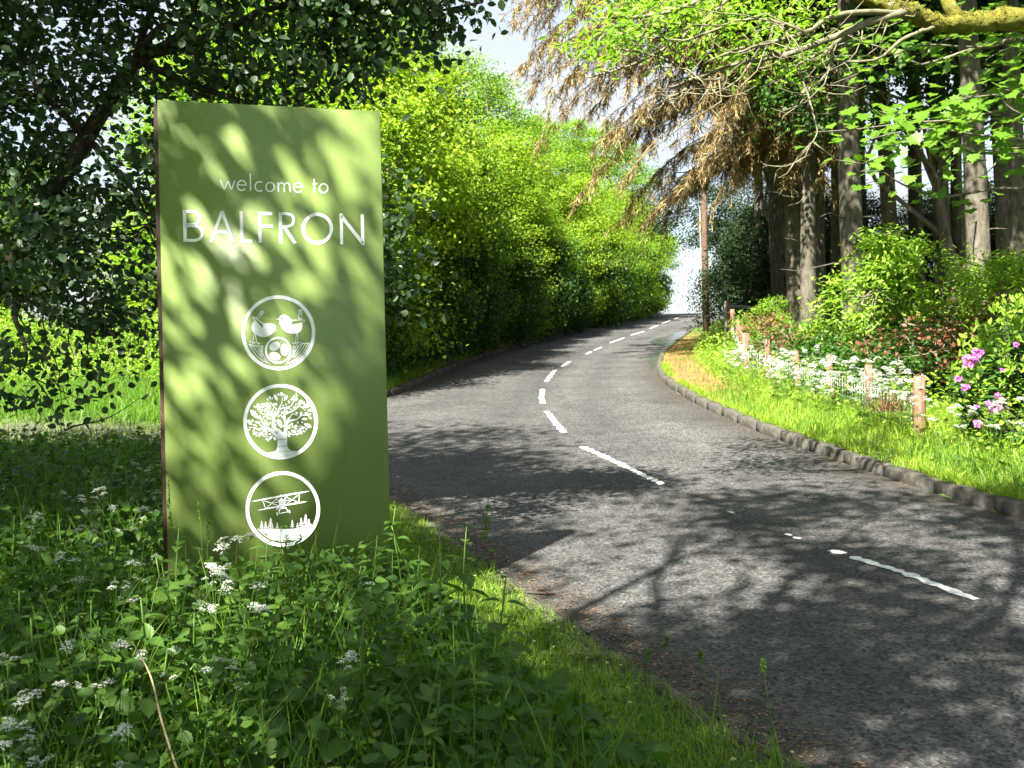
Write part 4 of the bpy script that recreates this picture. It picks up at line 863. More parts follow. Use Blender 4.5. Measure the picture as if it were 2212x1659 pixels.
# sycamore with big lobed leaves on the right
SYC_O = [(0, 0), (-.16, .06), (-.42, -.02), (-.36, .14), (-.56, .3), (-.42, .38), (-.5, .62), (-.28, .58), (-.22, .72), (-.12, .7), (0, 1.0)]
SYC = np.array([(0, .3, .0)] + [(x, y, .06 * (abs(x) / .5) - .12 * max(0, y - .5)) for x, y in SYC_O] + [(-x, y, .06 * (abs(x) / .5) - .12 * max(0, y - .5)) for x, y in SYC_O[-2:0:-1]])
SYC_F = np.array([(0, k, k % 20 + 1) for k in range(1, 21)])
def sycamore():
    rng = np.random.default_rng(91); b0 = np.array(on(8.2, 16.0)); root = empty('sycamore_tree', b0)
    tag(root, 'sycamore with layered sprays of broad lobed leaves before the spruces', 'tree')
    mb = MB(); st = np.array(sample_q([(0, 0, -.2), (-.15, 0, 1.8), (-.05, 0, 3.4), (-.4, -.1, 5.2), (-.2, 0, 7.0)], 5)); mb.add(*tube(st, np.linspace(.12, .05, len(st)), 9))
    pos, nr, al = [], [], []
    for (a, b, dep, n) in [((2170, 235), (1760, 285), 14, 70), ((2200, 300), (1880, 300), 13.6, 75), ((2212, 250), (2060, 215), 13.4, 40), ((2230, 200), (2090, 265), 14.4, 45), ((2100, 330), (1900, 240), 14.8, 45), ((2230, 120), (2130, 130), 14, 36), ((2150, 100), (1800, 180), 16, 70), ((2225, 330), (2120, 380), 14, 28), ((2120, 60), (1850, 60), 16.5, 70), ((1990, 140), (1750, 120), 16.8, 60), ((2080, 420), (1860, 370), 15.6, 40)]:
        p = at(*a, dep + .6) - b0; q = at(*b, dep - .3) - b0; c = curve(p, q, 10, rng, .04, -.12)
        s = st[np.argmin(((st - p) ** 2).sum(1))]; mb.add(*tube(curve(s, p, 7, rng, .05, -.1), np.linspace(.035, .02, 7), 6)); mb.add(*tube(c, np.linspace(.02, .005, 10), 5))
        f = rng.uniform(0, 1, n); o = rng.normal(0, 1, (n, 3)) * np.array([.25, .42, .13]); cc = np.stack([np.interp(f, np.linspace(0, 1, 10), c[:, i]) for i in range(3)], 1) + o
        pos.append(cc); nr.append(np.array([-.25, -.45, .85]) + rng.normal(0, .28, (n, 3))); al.append(np.array([-.5, -.5, -.5]) + o * .8 + rng.normal(0, .35, (n, 3)))
    newobj('trunk', mb.mesh('trunk', M['bark'], True), root)
    P = np.concatenate(pos); Nn = np.concatenate(nr); A = np.concatenate(al); b, t, n = frames(Nn, rng, A); s = rng.uniform(.12, .21, len(P))
    lm = mesh_np('leaf', SYC, SYC_F, M['sycamore']); first = np.argsort(P[:, 1])[:290]; rest = np.setdiff1d(np.arange(len(P)), first)
    for k in first:
        o = newobj('leaf', lm, root); o.matrix_local = Matrix(np.vstack([np.c_[b[k] * s[k], t[k] * s[k], n[k] * s[k], P[k]], [0, 0, 0, 1]]).tolist())
    V, Fc = leaves(P[rest], Nn[rest], s[rest], rng, (SYC, SYC_F), A[rest]); tag(newobj('foliage', mesh_np('foliage', V, Fc, M['sycamore']), root), kind='stuff')
sycamore()

# the tree off to the right whose mossy limb reaches over the verge
def mossy():
    rng = np.random.default_rng(101); b0 = np.array(on(7.3, 10.6)); root = empty('mossy_limbed_ash', b0)
    tag(root, 'ash tree whose mossy limb and pale twigs overhang the road from the fence side', 'tree')
    mb = MB(); st = np.array(sample_q([(0, 0, -.2), (.1, 0, 1.6), (0, 0, 3.2), (.1, 0, 5.2), (0, 0, 8)], 5)); mb.add(*tube(st, np.linspace(.24, .12, len(st)), 12))
    V, Fc, C = crown_cloud(rng, [((-1.2, 1.8, 8.3), (2.5, 2.4, 1.1)), ((.8, 1.4, 8.8), (2.2, 2.2, 1.3))], 190, 80, .34, .13, 'diamond')
    for c in C[:14]: mb.add(*tube(curve(st[-4], c, 8, rng, .06), np.linspace(.06, .012, 8), 6))
    newobj('trunk', mb.mesh('trunk', M['bark'], True), root); tag(newobj('crown', mesh_np('crown', V, Fc, M['ash']), root), kind='stuff')
    def path(pts): return np.array(sample_q([at(*p) - b0 for p in pts], 6))
    limb = path([(2640, 120, 10.6), (2420, 60, 10.2), (2212, 42, 9.6), (2110, 50, 9.5), (2060, 52, 9.4), (2000, 40, 9.3), (1940, 18, 9.2), (1870, -8, 9.2), (1780, -60, 9.2)])
    mb = MB(); r = np.linspace(.11, .05, len(limb)) * (1 + rng.normal(0, .09, len(limb))); limb = limb + rng.normal(0, .012, limb.shape); Vl, Fl = tube(limb, r, 22); Vl = Vl + rng.normal(0, .0045, Vl.shape) + .008 * np.sin(Vl * 31 + np.roll(Vl, 1, 1) * 23); mb.add(Vl, Fl); up = path([(2075, 50, 9.4), (2050, 10, 9.4), (2030, -60, 9.5)]); mb.add(*tube(up, np.linspace(.07, .05, len(up)), 10))
    newobj('mossy_limb', mb.mesh('mossy_limb', M['moss'], True), root)
    q = rng.integers(0, len(limb), 5200); ang = rng.uniform(-.3, 3.4, 5200); Pm = limb[q] + (limb[np.clip(q + 1, 0, len(limb) - 1)] - limb[q]) * rng.uniform(0, 1, (5200, 1)) + np.stack([0 * ang, np.cos(ang), np.sin(ang)], 1) * r[q][:, None] * 1.0
    V, Fc = grass_blades(Pm, rng.uniform(.008, .026, 5200), .006, rng, .8, 2); tag(newobj('moss', mesh_np('moss', V, Fc, M['moss']), root), 'yellow green moss on the limb', kind='stuff')
    mb = MB(); tw = []
    for pts, r0 in [([(1960, 25, 9.2), (1870, 50, 9.0), (1790, 85, 8.9), (1700, 125, 8.8), (1600, 150, 8.8), (1480, 195, 8.9)], .035), ([(1960, 30, 9.2), (1830, 30, 8.8), (1740, 75, 8.6), (1660, 95, 8.6), (1600, 110, 8.6)], .026), ([(1700, 125, 8.8), (1640, 100, 8.7), (1530, 140, 8.7)], .02), ([(1740, 75, 8.6), (1690, 50, 8.6), (1610, 45, 8.6), (1560, 60, 8.6)], .016),
                    ([(2020, 60, 9.3), (1950, 85, 9.2), (1880, 128, 9.1), (1785, 128, 9.0)], .02), ([(1960, 30, 9.2), (1850, 55, 9.4), (1780, 110, 9.6), (1700, 140, 9.8)], .03), ([(1640, 100, 8.7), (1600, 160, 8.7), (1560, 200, 8.8)], .012), ([(1800, 85, 8.9), (1790, 150, 8.9), (1740, 190, 8.8)], .012), ([(1720, 130, 8.8), (1750, 220, 8.8), (1760, 290, 8.8), (1738, 340, 8.8)], .011), ([(1560, 165, 8.8), (1500, 170, 8.8), (1440, 130, 8.9), (1330, 110, 9)], .014), ([(1560, 60, 8.6), (1480, 80, 8.7), (1400, 70, 8.8)], .012),
                    ([(1780, -60, 9.2), (1600, -30, 9), (1450, 20, 9), (1300, 40, 9)], .03), ([(1600, -30, 9), (1500, 60, 9), (1380, 130, 9), (1260, 160, 9)], .018), ([(1480, 195, 8.9), (1420, 220, 8.9)], .012)]:
        p = path(pts); p = p + np.cumsum(np.random.default_rng(len(tw)).normal(0, .006, p.shape), 0); mb.add(*tube(p, np.linspace(r0, r0 * .35, len(p)), 7)); tw.append(p)
    A = np.concatenate(tw)
    for k in range(90):
        s = A[rng.integers(len(A))]; e = s + rng.normal(0, 1, 3) * np.array([.35, .2, .22]) + np.array([-.1, 0, -.08]); mb.add(*tube(curve(s, e, 6, rng, .12, .06), np.linspace(.007, .003, 6), 4))
    newobj('pale_twig', mb.mesh('pale_twig', M['pale_bark'], True), root)
    # leaf sprays at the limb's end
    C = np.array([at(px, py, dp) - b0 for px, py, dp in [(rng.uniform(1240, 1760), rng.uniform(-40, 190), rng.uniform(8.6, 10.6)) for _ in range(170)] if py < 60 + (px - 1240) * .14 + rng.normal(0, 45) or px > 1700])
    per = 26; cs = np.repeat(C, per, 0); N = len(cs); pos = cs + rng.normal(size=(N, 3)) * np.array([.13, .13, .08]); nrm = np.array([-.2, -.3, .8]) + rng.normal(size=(N, 3)) * .55
    V, Fc = leaves(pos, nrm, rng.uniform(.055, .1, N), rng, 'lance'); tag(newobj('foliage', mesh_np('foliage', V, Fc, M['ash']), root), kind='stuff')
mossy()

broad_tree('wood_shade_tree', 'unseen tall tree added at the wood edge to shade the spruce trunks', 'tree', on(10.2, 15.4), 11, .25, [((-4.2, 2.2, 10.4), (3.0, 2.6, 1.6)), ((-1.5, 2.2, 11.0), (3.0, 2.8, 1.8))], 230, 80, .34, .14, 'beech', seed=57, n_limb=14, n_twig=30)  # added out of view, crown offset to shade the spruce trunks
# ------------------------------------------------------------------ roadside furniture
def post_mesh(r, h, seed, mat, square=False):
    rng = np.random.default_rng(seed); n = 5; mb = MB()
    P = np.c_[np.zeros(n), np.zeros(n), np.linspace(-.3, h, n)]; P[:, :2] += rng.normal(0, .003, (n, 2))
    V, Fs = tube(P, [r * 1.03, r, r, r * .99, r * .95], 12); V[:, :2] *= 1 + rng.normal(0, .02, (len(V), 1)); mb.add(V, Fs)
    return mb.mesh('post', mat, False)
fence = empty('wire_fence', on(4.6, 17)); tag(fence, 'low wire mesh fence with red brown posts behind the white cow parsley', 'fence')
f0 = np.array(fence.location); tops = []
for k, (px, py, dep, r) in enumerate([(1984, 813, 13, .072), (1874, 788, 14.7, .05), (1792, 767, 16.5, .052), (1722, 757, 18.3, .054), (1659, 733, 20.1, .05), (1612, 720, 22, .078), (1600, 702, 24.2, .055), (1592, 690, 26.5, .055), (1584, 668, 29, .06)]):
    t = at(px, py, dep); gzv = gz1(t[0], t[1]); o = newobj('post', post_mesh(r, t[2] - gzv, k, M['post']), fence); o.location = (t[0] - f0[0], t[1] - f0[1], gzv - f0[2]); o.rotation_euler = (rng0.normal(0, .02), rng0.normal(0, .02) - .02, rng0.uniform(0, 3)); tops.append((t, gzv))
mbm, mbs = MB(), MB()
for (a, ga), (b, gb) in zip(tops[:-1], tops[1:]):
    a2 = np.array([a[0] - .06, a[1], 0]); b2 = np.array([b[0] - .06, b[1], 0]); ha, hb = a[2] - ga, b[2] - gb
    for f in (.12, .3, .48, .66): mbm.add(*tube([a2 + [0, 0, ga + ha * f] - f0, b2 + [0, 0, gb + hb * f] - f0], .0022, 4))
    mbs.add(*tube([a2 + [0, 0, ga + ha * .92] - f0, (a2 + b2) / 2 + [0, 0, (ga + gb) / 2 + (ha + hb) / 2 * .9] - f0, b2 + [0, 0, gb + hb * .92] - f0], .003, 4))
    n = int(np.linalg.norm(b - a) / .11)
    for i in range(n):
        f = (i + .5) / n; c = a2 * (1 - f) + b2 * f; g_ = ga * (1 - f) + gb * f; h_ = ha * (1 - f) + hb * f; mbm.add(*tube([c + [0, 0, g_ + .03] - f0, c + [rng0.normal(0, .008), 0, g_ + h_ * .68] - f0], .0025, 4))
tag(newobj('wire_mesh', mbm.mesh('wire_mesh', M['wire']), fence), kind='stuff'); newobj('strand_wire', mbs.mesh('strand_wire', M['wire']), fence)
# rail fence and grey post at the edge of the wood
rail = empty('rail_fence', on(*at(1600, 690, 34)[:2])); tag(rail, 'old wooden rail fence in the shade of the wood', 'fence'); f0 = np.array(rail.location)
pt = [at(px, py, dp) for px, py, dp in [(1574, 652, 31), (1640, 660, 34), (1722, 662, 36)]]
for k, t in enumerate(pt): o = newobj('post', post_mesh(.07, t[2] - gz1(t[0], t[1]), 20 + k, M['post' if k == 0 else 'grey_post']), rail); o.location = (t[0] - f0[0], t[1] - f0[1], gz1(t[0], t[1]) - f0[2])
for f in (.9, .55):
    for a, b in zip(pt[:-1], pt[1:]):
        ga, gb = gz1(a[0], a[1]), gz1(b[0], b[1]); a2 = np.array([a[0], a[1] - .09, ga + (a[2] - ga) * f]) - f0; b2 = np.array([b[0], b[1] - .09, gb + (b[2] - gb) * f]) - f0
        V, Fs = tube([a2, b2], .055, 4); newobj('rail', mesh_np('rail', V, Fs, M['grey_post']), rail)
t = at(1567, 650, 30.0); gp_ = empty('marker_post', (t[0], t[1], gz1(t[0], t[1]))); tag(gp_, 'thin pale grey post at the fence corner', 'post'); newobj('post', post_mesh(.04, t[2] - gp_.location.z, 33, M['grey_post']), gp_)
# telegraph pole
t = at(1526, 700, 43); b = np.array([t[0], t[1], gz1(t[0], t[1])]); pole = empty('telegraph_pole', b); tag(pole, 'brown wooden telegraph pole beside the road near the hilltop', 'pole')
V, Fs = tube([(0, 0, -.4), (0, 0, 3), (.02, 0, 5), (.03, 0, 6.6)], [.135, .13, .12, .105], 14); newobj('shaft', mesh_np('shaft', V, Fs, M['pole'], True), pole)
mb = MB(); mb.add(*box(-.6, .6, -.16, -.08, 6.1, 6.22)); newobj('cross_arm', mb.mesh('cross_arm', M['pole']), pole)
V, Fs = tube([(-.17, -.02, -1.2), (-.16, -.02, 4.8)], .02, 6); newobj('cable_guard', mesh_np('cable_guard', V, Fs, M['grey_post'], True), pole)
for x in (-.5, 0, .5):
    V, Fs = tube([(x, -.12, 6.2), (x, -.12, 6.3), (x, -.12, 6.34)], [.03, .05, .03], 8); newobj('insulator', mesh_np('insulator', V, Fs, M['vinyl'], True), pole)

# ------------------------------------------------------------------ shrubs behind the fence
elder = broad_tree('elder_bush', 'bright yellow green elder bush in the sun before the spruce trunks', 'bush', on(6.5, 18.8), 1.6, .05, [((-.4, 0, 1.1), (1.1, .9, .8)), ((.5, 0, 1.7), (1.1, .9, .7)), ((-.2, 0, 2.1), (.6, .6, .5)), ((1.6, .3, 1.3), (.8, .7, .8))], 130, 55, .16, .11, 'elder', tmpl='lance', seed=111, n_limb=9, n_twig=60)
o = again(elder, on(5.55, 23.6), 2.0, (.45, .45, .6), 'small leafy elder sapling behind the red strainer post')
o = again(elder, on(7.6, 16.6), 4.0, (.8, .8, .75), 'elder bush half hidden behind the copper leaved shrub')
cop = broad_tree('copper_shrub', 'sparse copper leaved shrub with arching brown twigs behind the fence', 'bush', on(6.3, 15.8), 1.0, .03, [((-.5, 0, .75), (1.0, .6, .45)), ((.7, 0, 1.15), (.9, .5, .45))], 60, 26, .16, .065, 'copper', 'pale_bark', tmpl='oval', seed=112, n_limb=16, n_twig=50)
o = again(cop, on(5.2, 20.0), 2.5, .8, 'small copper leaved shrub at the foot of the spruces')
und = broad_tree('bramble_bush', 'green bramble tangle filling the gap behind the mesh fence', 'bush', on(5.35, 16.5), .6, .03, [((0, 0, .45), (.6, 1.4, .45))], 130, 50, .14, .075, 'beech', tmpl='oval', seed=113, group='brambles behind the mesh fence', n_limb=5, n_twig=30)
for k, (x, y) in enumerate([(5.4, 19.4), (6.6, 17.4), (6.9, 14.4), (5.9, 21.6), (7.6, 19.5)]): again(und, on(x, y), .2 * k, 1.0 + .1 * (k % 2))
def rhododendron():
    rng = np.random.default_rng(121); b0 = np.array(on(5.75, 12.1)); root = empty('rhododendron_bush', b0); tag(root, 'dark glossy rhododendron with pink flower trusses beside the fence', 'bush')
    E = [((0, 0, .55), (.95, 1.0, .75)), ((.4, .1, 1.15), (.9, .9, .6)), ((.9, -.2, .7), (.8, .9, .9))]
    vol = np.array([np.prod(r) for c, r in E]); idx = rng.choice(3, 330, p=vol / vol.sum()); u = unit(rng, 330); C = np.array([E[k][0] for k in idx]) + u * rng.uniform(.7, 1, 330)[:, None] * np.array([E[k][1] for k in idx]); C = C[C[:, 2] > .02]
    per = 13; N = len(C) * per; a = np.tile(np.arange(per) * 2.4, len(C)) + np.repeat(rng.uniform(0, 6, len(C)), per); out = np.stack([np.cos(a), np.sin(a), rng.uniform(-.5, .5, N)], 1)
    V, Fc = leaves(np.repeat(C, per, 0) + rng.normal(0, .03, (N, 3)), np.array([-.1, -.2, 1]) + rng.normal(0, .3, (N, 3)), rng.uniform(.09, .16, N), rng, 'lance', out)
    tag(newobj('foliage', mesh_np('foliage', V, Fc, M['rhodo']), root), kind='stuff')
    newobj('trunk', woody(rng, (0, 0, -.1), (.2, 0, .9), .05, C, 14, 60).mesh('trunk', M['dark_bark'], True), root)
    N = 220; u = unit(rng, N); u[:, 2] = np.abs(u[:, 2]); u[:, 1] = -np.abs(u[:, 1]); pc = np.array([.3, 0, .7]) + u * np.array([1.3, 1.1, 1.0])
    V, Fc = leaves(np.repeat(pc, 5, 0) + rng.normal(0, .03, (N * 5, 3)), rng.normal(0, .6, (N * 5, 3)) + np.array([0, -.5, .3]), rng.uniform(.07, .12, N * 5), rng, 'lance', np.array([0, 0, 1.]) + rng.normal(0, .5, (N * 5, 3)))
    tag(newobj('young_shoot', mesh_np('young_shoot', V, Fc, M['elder']), root), 'bright green young shoots', kind='stuff')
    n = 90; uu = unit(rng, n); uu[:, 2] = np.abs(uu[:, 2]); V, Fc = leaves(uu * .045, uu + rng.normal(0, .4, (n, 3)), rng.uniform(.03, .05, n), rng, 'oval'); fm = mesh_np('flower', V, Fc, M['pink_petal'])
    for px, py, s in [(2095, 782, 1.0), (2112, 765, .75), (2070, 820, .5), (2086, 838, .55), (2150, 884, .85), (2112, 916, .6), (2135, 872, .4), (2165, 800, .3), (2155, 855, .4), (2195, 745, .4), (2110, 880, .35)]:
        o = newobj('flower', fm, root); p = at(px, py, 10.9 + rng.uniform(-.1, .15)) - b0; o.location = p; o.scale = (s * 1.25,) * 3; o.rotation_euler = (rng.uniform(.4, 1.0), 0, rng.uniform(-.5, .5))
rhododendron()
def tuft(name, label, cat, base, n, h, mat, seed, spread=.15, wd=.012, group=None, bend=.7):
    rng = np.random.default_rng(seed); P = np.c_[rng.normal(0, spread, (n, 2)), np.zeros(n)]; V, Fc = grass_blades(P, rng.uniform(.5, 1, n) * h, wd, rng, bend)
    o = newobj(name, mesh_np(name, V, Fc, M[mat])); o.location = base; tag(o, label, cat, group); return o
for k, (px, py, h) in enumerate([(960, 745, .9), (905, 772, .5), (945, 770, .45), (1640, 655, .3)][:3]):
    p = gp(px, py + 15); tuft('dead_bracken', 'rust brown dead bracken tuft at the foot of the hedgerow', 'bracken', on(p[0] - .5, p[1]), 90, h, 'litter', 130 + k, .25, .03, 'dead bracken under the hedgerow', .9)
p = at(1935, 830, 13.2); tuft('dry_grass_tuft', 'straw coloured dry grass draped over the near fence post', 'grass tuft', (p[0], p[1] + .1, p[2] - .32), 160, .45, 'litter', 140, .12, .008, None, 1.3)

# ------------------------------------------------------------------ herbs and grasses
def scatter(rng, n, x0, x1, y0, y1, dmin=.03, cond=None):
    x = rng.uniform(x0, x1, n); y = rng.uniform(y0, y1, n); d_ = road_sd(x, y); ok = d_ > dmin
    if cond is not None: ok &= cond(x, y, d_)
    x, y, d_ = x[ok], y[ok], d_[ok]; return np.c_[x, y, gz(x, y, d_)], d_
def stuff(name, label, V, Fc, mat):
    return tag(newobj(name, mesh_np(name, V, Fc, M[mat])), label, None, None, 'stuff')
rng = np.random.default_rng(200)
infr = lambda x, y, m_=.4: (np.abs(x) < .475 * y + m_)
notrack = lambda x, y: track_d(x, y) > .1
SGx = lambda x, y: (x - PL[0]) * DS[0] + (y - PL[1]) * DS[1]
SGn = lambda x, y: (x - PL[0]) * NS[0] + (y - PL[1]) * NS[1]
offsign = lambda x, y: ~((SGx(x, y) > -.06) & (SGx(x, y) < SW + .04) & (SGn(x, y) > -.2) & (SGn(x, y) < .05))
# mown strip beside the road (near left)
P, dd = scatter(rng, 60000, -1.6, 2.0, 3.4, 10.4, .05, lambda x, y, d_: (d_ < 1.3) & (x < xc(y)) & infr(x, y) & offsign(x, y))
keep = rng.uniform(size=len(P)) < np.clip(.35 + 1.2 * (dd - .02), 0, 1); P = P[keep]; dd = dd[keep]
V, Fc = grass_blades(P, rng.uniform(.03, .085, len(P)), .0055, rng, .6, 2); stuff('mown_grass', 'short mown grass along the near road edge', V, Fc, 'lawn')
# low creeping leaves among it
P, dd = scatter(rng, 9000, -1.6, 2.0, 3.4, 9, .06, lambda x, y, d_: (d_ < 1.2) & (x < xc(y)) & offsign(x, y))
V, Fc = leaves(P + np.c_[np.zeros((len(P), 2)), rng.uniform(.01, .04, len(P))], np.array([0, 0, 1.]) + rng.normal(0, .3, (len(P), 3)), rng.uniform(.015, .035, len(P)), rng, 'oval'); stuff('clover', 'low clover leaves in the mown verge', V, Fc, 'cover')
# rough herbage round the sign
veg = lambda x, y, d_: (x < xc(y)) & (d_ > .75) & infr(x, y, .6) & offsign(x, y) & notrack(x, y)
P, dd = scatter(rng, 30000, -6, 1.2, 3.0, 12.5, .7, veg)
hz = rng.uniform(0.02, .38, len(P)) * np.clip((dd - .55) / .6, .15, 1); P[:, 2] += hz
V, Fc = leaves(P, np.array([0, -.2, 1.]) + rng.normal(0, .5, (len(P), 3)), rng.uniform(.035, .095, len(P)) * rng.uniform(.7, 1.1, len(P)), rng, 'tooth'); stuff('ground_cover', 'dense leafy ground cover around the sign', V, Fc, 'cover')
P, dd = scatter(rng, 19000, -6.5, 1.2, 3.0, 13.2, .6, veg)
V, Fc = grass_blades(P, rng.uniform(.2, .62, len(P)) * np.clip(dd / 1.3, .4, 1), rng.uniform(.005, .012, len(P)), rng, .5, 4); stuff('long_grass', 'long grass growing among the nettles', V, Fc, 'grass')
# lawn beyond the track
lawn = lambda x, y, d_: (x < xc(y) - 1) & infr(x, y, .5) & notrack(x, y)
P, dd = scatter(rng, 60000, -15, -2.0, 15.5, 27, .1, lawn)
V, Fc = grass_blades(P, rng.uniform(.08, .3, len(P)), .013, rng, .5, 2); stuff('lawn_grass', 'sunlit rough lawn beyond the track', V, Fc, 'grass')
P, dd = scatter(rng, 9000, -14, -3.0, 22.5, 27.5, .1, lawn); P[:, 2] += rng.uniform(.05, .6, len(P))
V, Fc = leaves(P, np.array([0, -.2, 1.]) + rng.normal(0, .4, (len(P), 3)), rng.uniform(.06, .13, len(P)), rng, 'lance'); stuff('tall_weeds', 'tall sunlit weeds at the back of the lawn', V, Fc, 'elder')
P, dd = scatter(rng, 260, -14, -3.0, 23.5, 27.5, .1, lawn); V, Fc = grass_blades(P, rng.uniform(.5, 1.3, len(P)), .012, rng, .5, 3); stuff('dry_stalks', 'pale dry stalks among the weeds', V, Fc, 'straw')
P, dd = scatter(rng, 9000, -14, -2.4, 13.3, 18, .1, lambda x, y, d_: (x < xc(y)) & (track_d(x, y) < .15)); V, Fc = grass_blades(P, rng.uniform(.04, .14, len(P)), .01, rng, .6, 2); stuff('track_weeds', 'thin weeds growing on the gravel track', V, Fc, 'lawn')
# left far verge and right verge
P, dd = scatter(rng, 70000, -4, 8, 19.5, 55, .12, lambda x, y, d_: (x < xc(y)) & (d_ < 1.6) & (y > 19.5)); V, Fc = grass_blades(P, rng.uniform(.08, .24, len(P)), .014, rng, .6, 2); stuff('hedge_bank_grass', 'grass on the bank below the hedgerow', V, Fc, 'lawn')
nd = lambda x, y, d_: smooth(17, 20, y) * (1 - smooth(.8, 1.6, d_))
P, dd = scatter(rng, 170000, 2.9, 9.5, 7.0, 40, .06, lambda x, y, d_: (x > xc(y)) & (d_ < 2.6) & infr(x, y, .4))
keep = rng.uniform(size=len(P)) > .93 * nd(P[:, 0], P[:, 1], dd); P = P[keep]; dd = dd[keep]
V, Fc = grass_blades(P, rng.uniform(.04, .13, len(P)) * (1 + 1.1 * smooth(.3, 1.2, dd)), .0085, rng, .6, 2); stuff('verge_grass', 'bright sunlit grass on the fenced verge', V, Fc, 'lawn')
P, dd = scatter(rng, 60000, 2.9, 8.5, 7.0, 34, .25, lambda x, y, d_: (x > xc(y)) & (d_ < 2.6) & (wave(x * .8 + 1, y * .6) + .5 * wave(x * 2.1, y * 1.9 + 3) + rng.normal(0, .3, len(x)) > .25))
keep = rng.uniform(size=len(P)) > .9 * nd(P[:, 0], P[:, 1], dd); P = P[keep]; dd = dd[keep]
V, Fc = grass_blades(P, rng.uniform(.12, .32, len(P)), .009, rng, .5, 3); stuff('tussock_grass', 'darker tussocks of longer grass on the fenced verge', V, Fc, 'grass')
P, dd = scatter(rng, 90000, 2.9, 5.2, 6.0, 26, .09, lambda x, y, d_: (x > xc(y)) & (d_ < .24) & (np.sin(y * 3.1) + np.sin(y * 1.27 + 2) + rng.normal(0, .7, len(x)) > .1)); P[:, 2] = roadz(P[:, 1]) + .11
V, Fc = grass_blades(P, rng.uniform(.07, .2, len(P)), .008, rng, 1.0, 3); stuff('overhanging_grass', 'grass fringe hanging over the stone kerb', V, Fc, 'lawn')
P, dd = scatter(rng, 26000, 3.4, 11, 8.5, 36, .9, lambda x, y, d_: (x > xc(y)) & (d_ < 5.5) & infr(x, y, .5)); P[:, 2] += rng.uniform(.03, .6, len(P)) * np.clip((dd - .7) / .6, .2, 1)
V, Fc = leaves(P, np.array([-.1, -.25, 1.]) + rng.normal(0, .4, (len(P), 3)), rng.uniform(.04, .085, len(P)), rng, 'oval'); stuff('verge_herbs', 'leafy herbs growing along the mesh fence', V, Fc, 'elder')
# litter on the near road margin and needles under the spruces
def litter(name, label, n, cond, x0, x1, y0, y1, s0, s1):
    x = rng.uniform(x0, x1, n); y = rng.uniform(y0, y1, n); d_ = road_sd(x, y); ok = cond(x, y, d_); x, y, d_ = x[ok], y[ok], d_[ok]
    z = np.where(d_ < .02, roadz(y), gz(x, y, d_)) + .006
    V, Fc = leaves(np.c_[x, y, z], np.array([0, 0, 1.]) + rng.normal(0, .18, (len(x), 3)), rng.uniform(s0, s1, len(x)), rng, 'diamond'); stuff(name, label, V, Fc, 'litter')
litter('leaf_litter', 'brown leaf litter along the near road edge', 44000, lambda x, y, d_: (x < xc(y)) & (np.abs(d_ + .12) < np.abs(rng.normal(0, .17, len(x)))), -1.6, 2.2, 3.4, 11.5, .008, .028)
litter('road_litter', 'scattered dry leaf flecks on the road', 2600, lambda x, y, d_: (d_ < -.05), -2, 5, 4, 26, .008, .022)
litter('kerb_litter', 'brown debris in the gutter of the fenced verge', 9000, lambda x, y, d_: (x > xc(y)) & (d_ < -.01) & (d_ > -np.abs(rng.normal(0, .16, len(x)))), 2.6, 5, 7, 30, .01, .026)
litter('needle_litter', 'orange brown needle litter on the shaded kerb corner', 14000, lambda x, y, d_: (x > xc(y)) & (d_ > .14) & (d_ < 1.4) & (rng.uniform(size=len(x)) < nd(x, y, d_)), 3, 8, 16, 40, .02, .05)

# nettles: each leaf is a leaf
def nettle_leaf():
    n = 9; V = [(0, 0, 0)]; L = []; R = []
    for k in range(1, 2 * n):
        t = k / (2 * n); wd = .36 * math.sin(math.pi * min(1, t ** .75)) ** .8 * (1 - .25 * t) * (1.0 if k % 2 else .84); L.append((-wd, t - (.0 if k % 2 else .02), .10 * wd / .36 - .25 * t * t)); R.append((wd, t - (.0 if k % 2 else .02), .10 * wd / .36 - .25 * t * t))
    mid = [(0, k / (2 * n), -.25 * (k / (2 * n)) ** 2 - .02) for k in range(1, 2 * n)]
    V += L + mid + R + [(0, 1, -.27)]; m_ = 2 * n - 1; tip = len(V) - 1; F3 = [(0, 1 + m_, 1), (0, 1 + 2 * m_, 1 + m_), (tip, m_, 2 * m_), (tip, 2 * m_, 3 * m_)]; F4 = []
    for k in range(m_ - 1): F4 += [(1 + k, 1 + m_ + k, 2 + m_ + k, 2 + k), (1 + m_ + k, 1 + 2 * m_ + k, 2 + 2 * m_ + k, 2 + m_ + k)]
    return mesh_np('leaf', V, [np.array(F3), np.array(F4)], M['nettle'])
NL = nettle_leaf()
def nettle(seed, h, loc):
    r = np.random.default_rng(seed); root = empty('nettle', loc); P = curve((0, 0, -.03), (r.normal(0, .05), r.normal(0, .05), h), 8, r, .02); V, Fs = tube(P, np.linspace(.005, .0025, 8), 5); newobj('stem', mesh_np('stem', V, Fs, M['parsley_stem'], True), root)
    tiers = 6
    for k in range(tiers):
        f = .3 + .7 * k / (tiers - 1); c = np.array([np.interp(f, np.linspace(0, 1, 8), P[:, i]) for i in range(3)]); s = h * .0 + (.115 - .075 * max(0, (f - .6) / .4)) * r.uniform(.85, 1.1)
        for q in (0, math.pi):
            a = k * math.pi / 2 + q + r.normal(0, .2); el = .45 * (f - .45) - .1 + r.normal(0, .15); t = np.array([math.cos(a) * math.cos(el), math.sin(a) * math.cos(el), math.sin(el)]); b = np.array([-math.sin(a), math.cos(a), 0]) ; n = np.cross(-b, t); n = n if n[2] > 0 else -n; b = np.cross(t, n)
            o = newobj('leaf', NL, root); o.matrix_local = Matrix(np.vstack([np.c_[b * s, t * s, n * s, c + t * .012], [0, 0, 0, 1]]).tolist())
    return root
nproto = []; spots = []
r_ = np.random.default_rng(301)
nlab = {'g': 'nettles around the sign'}
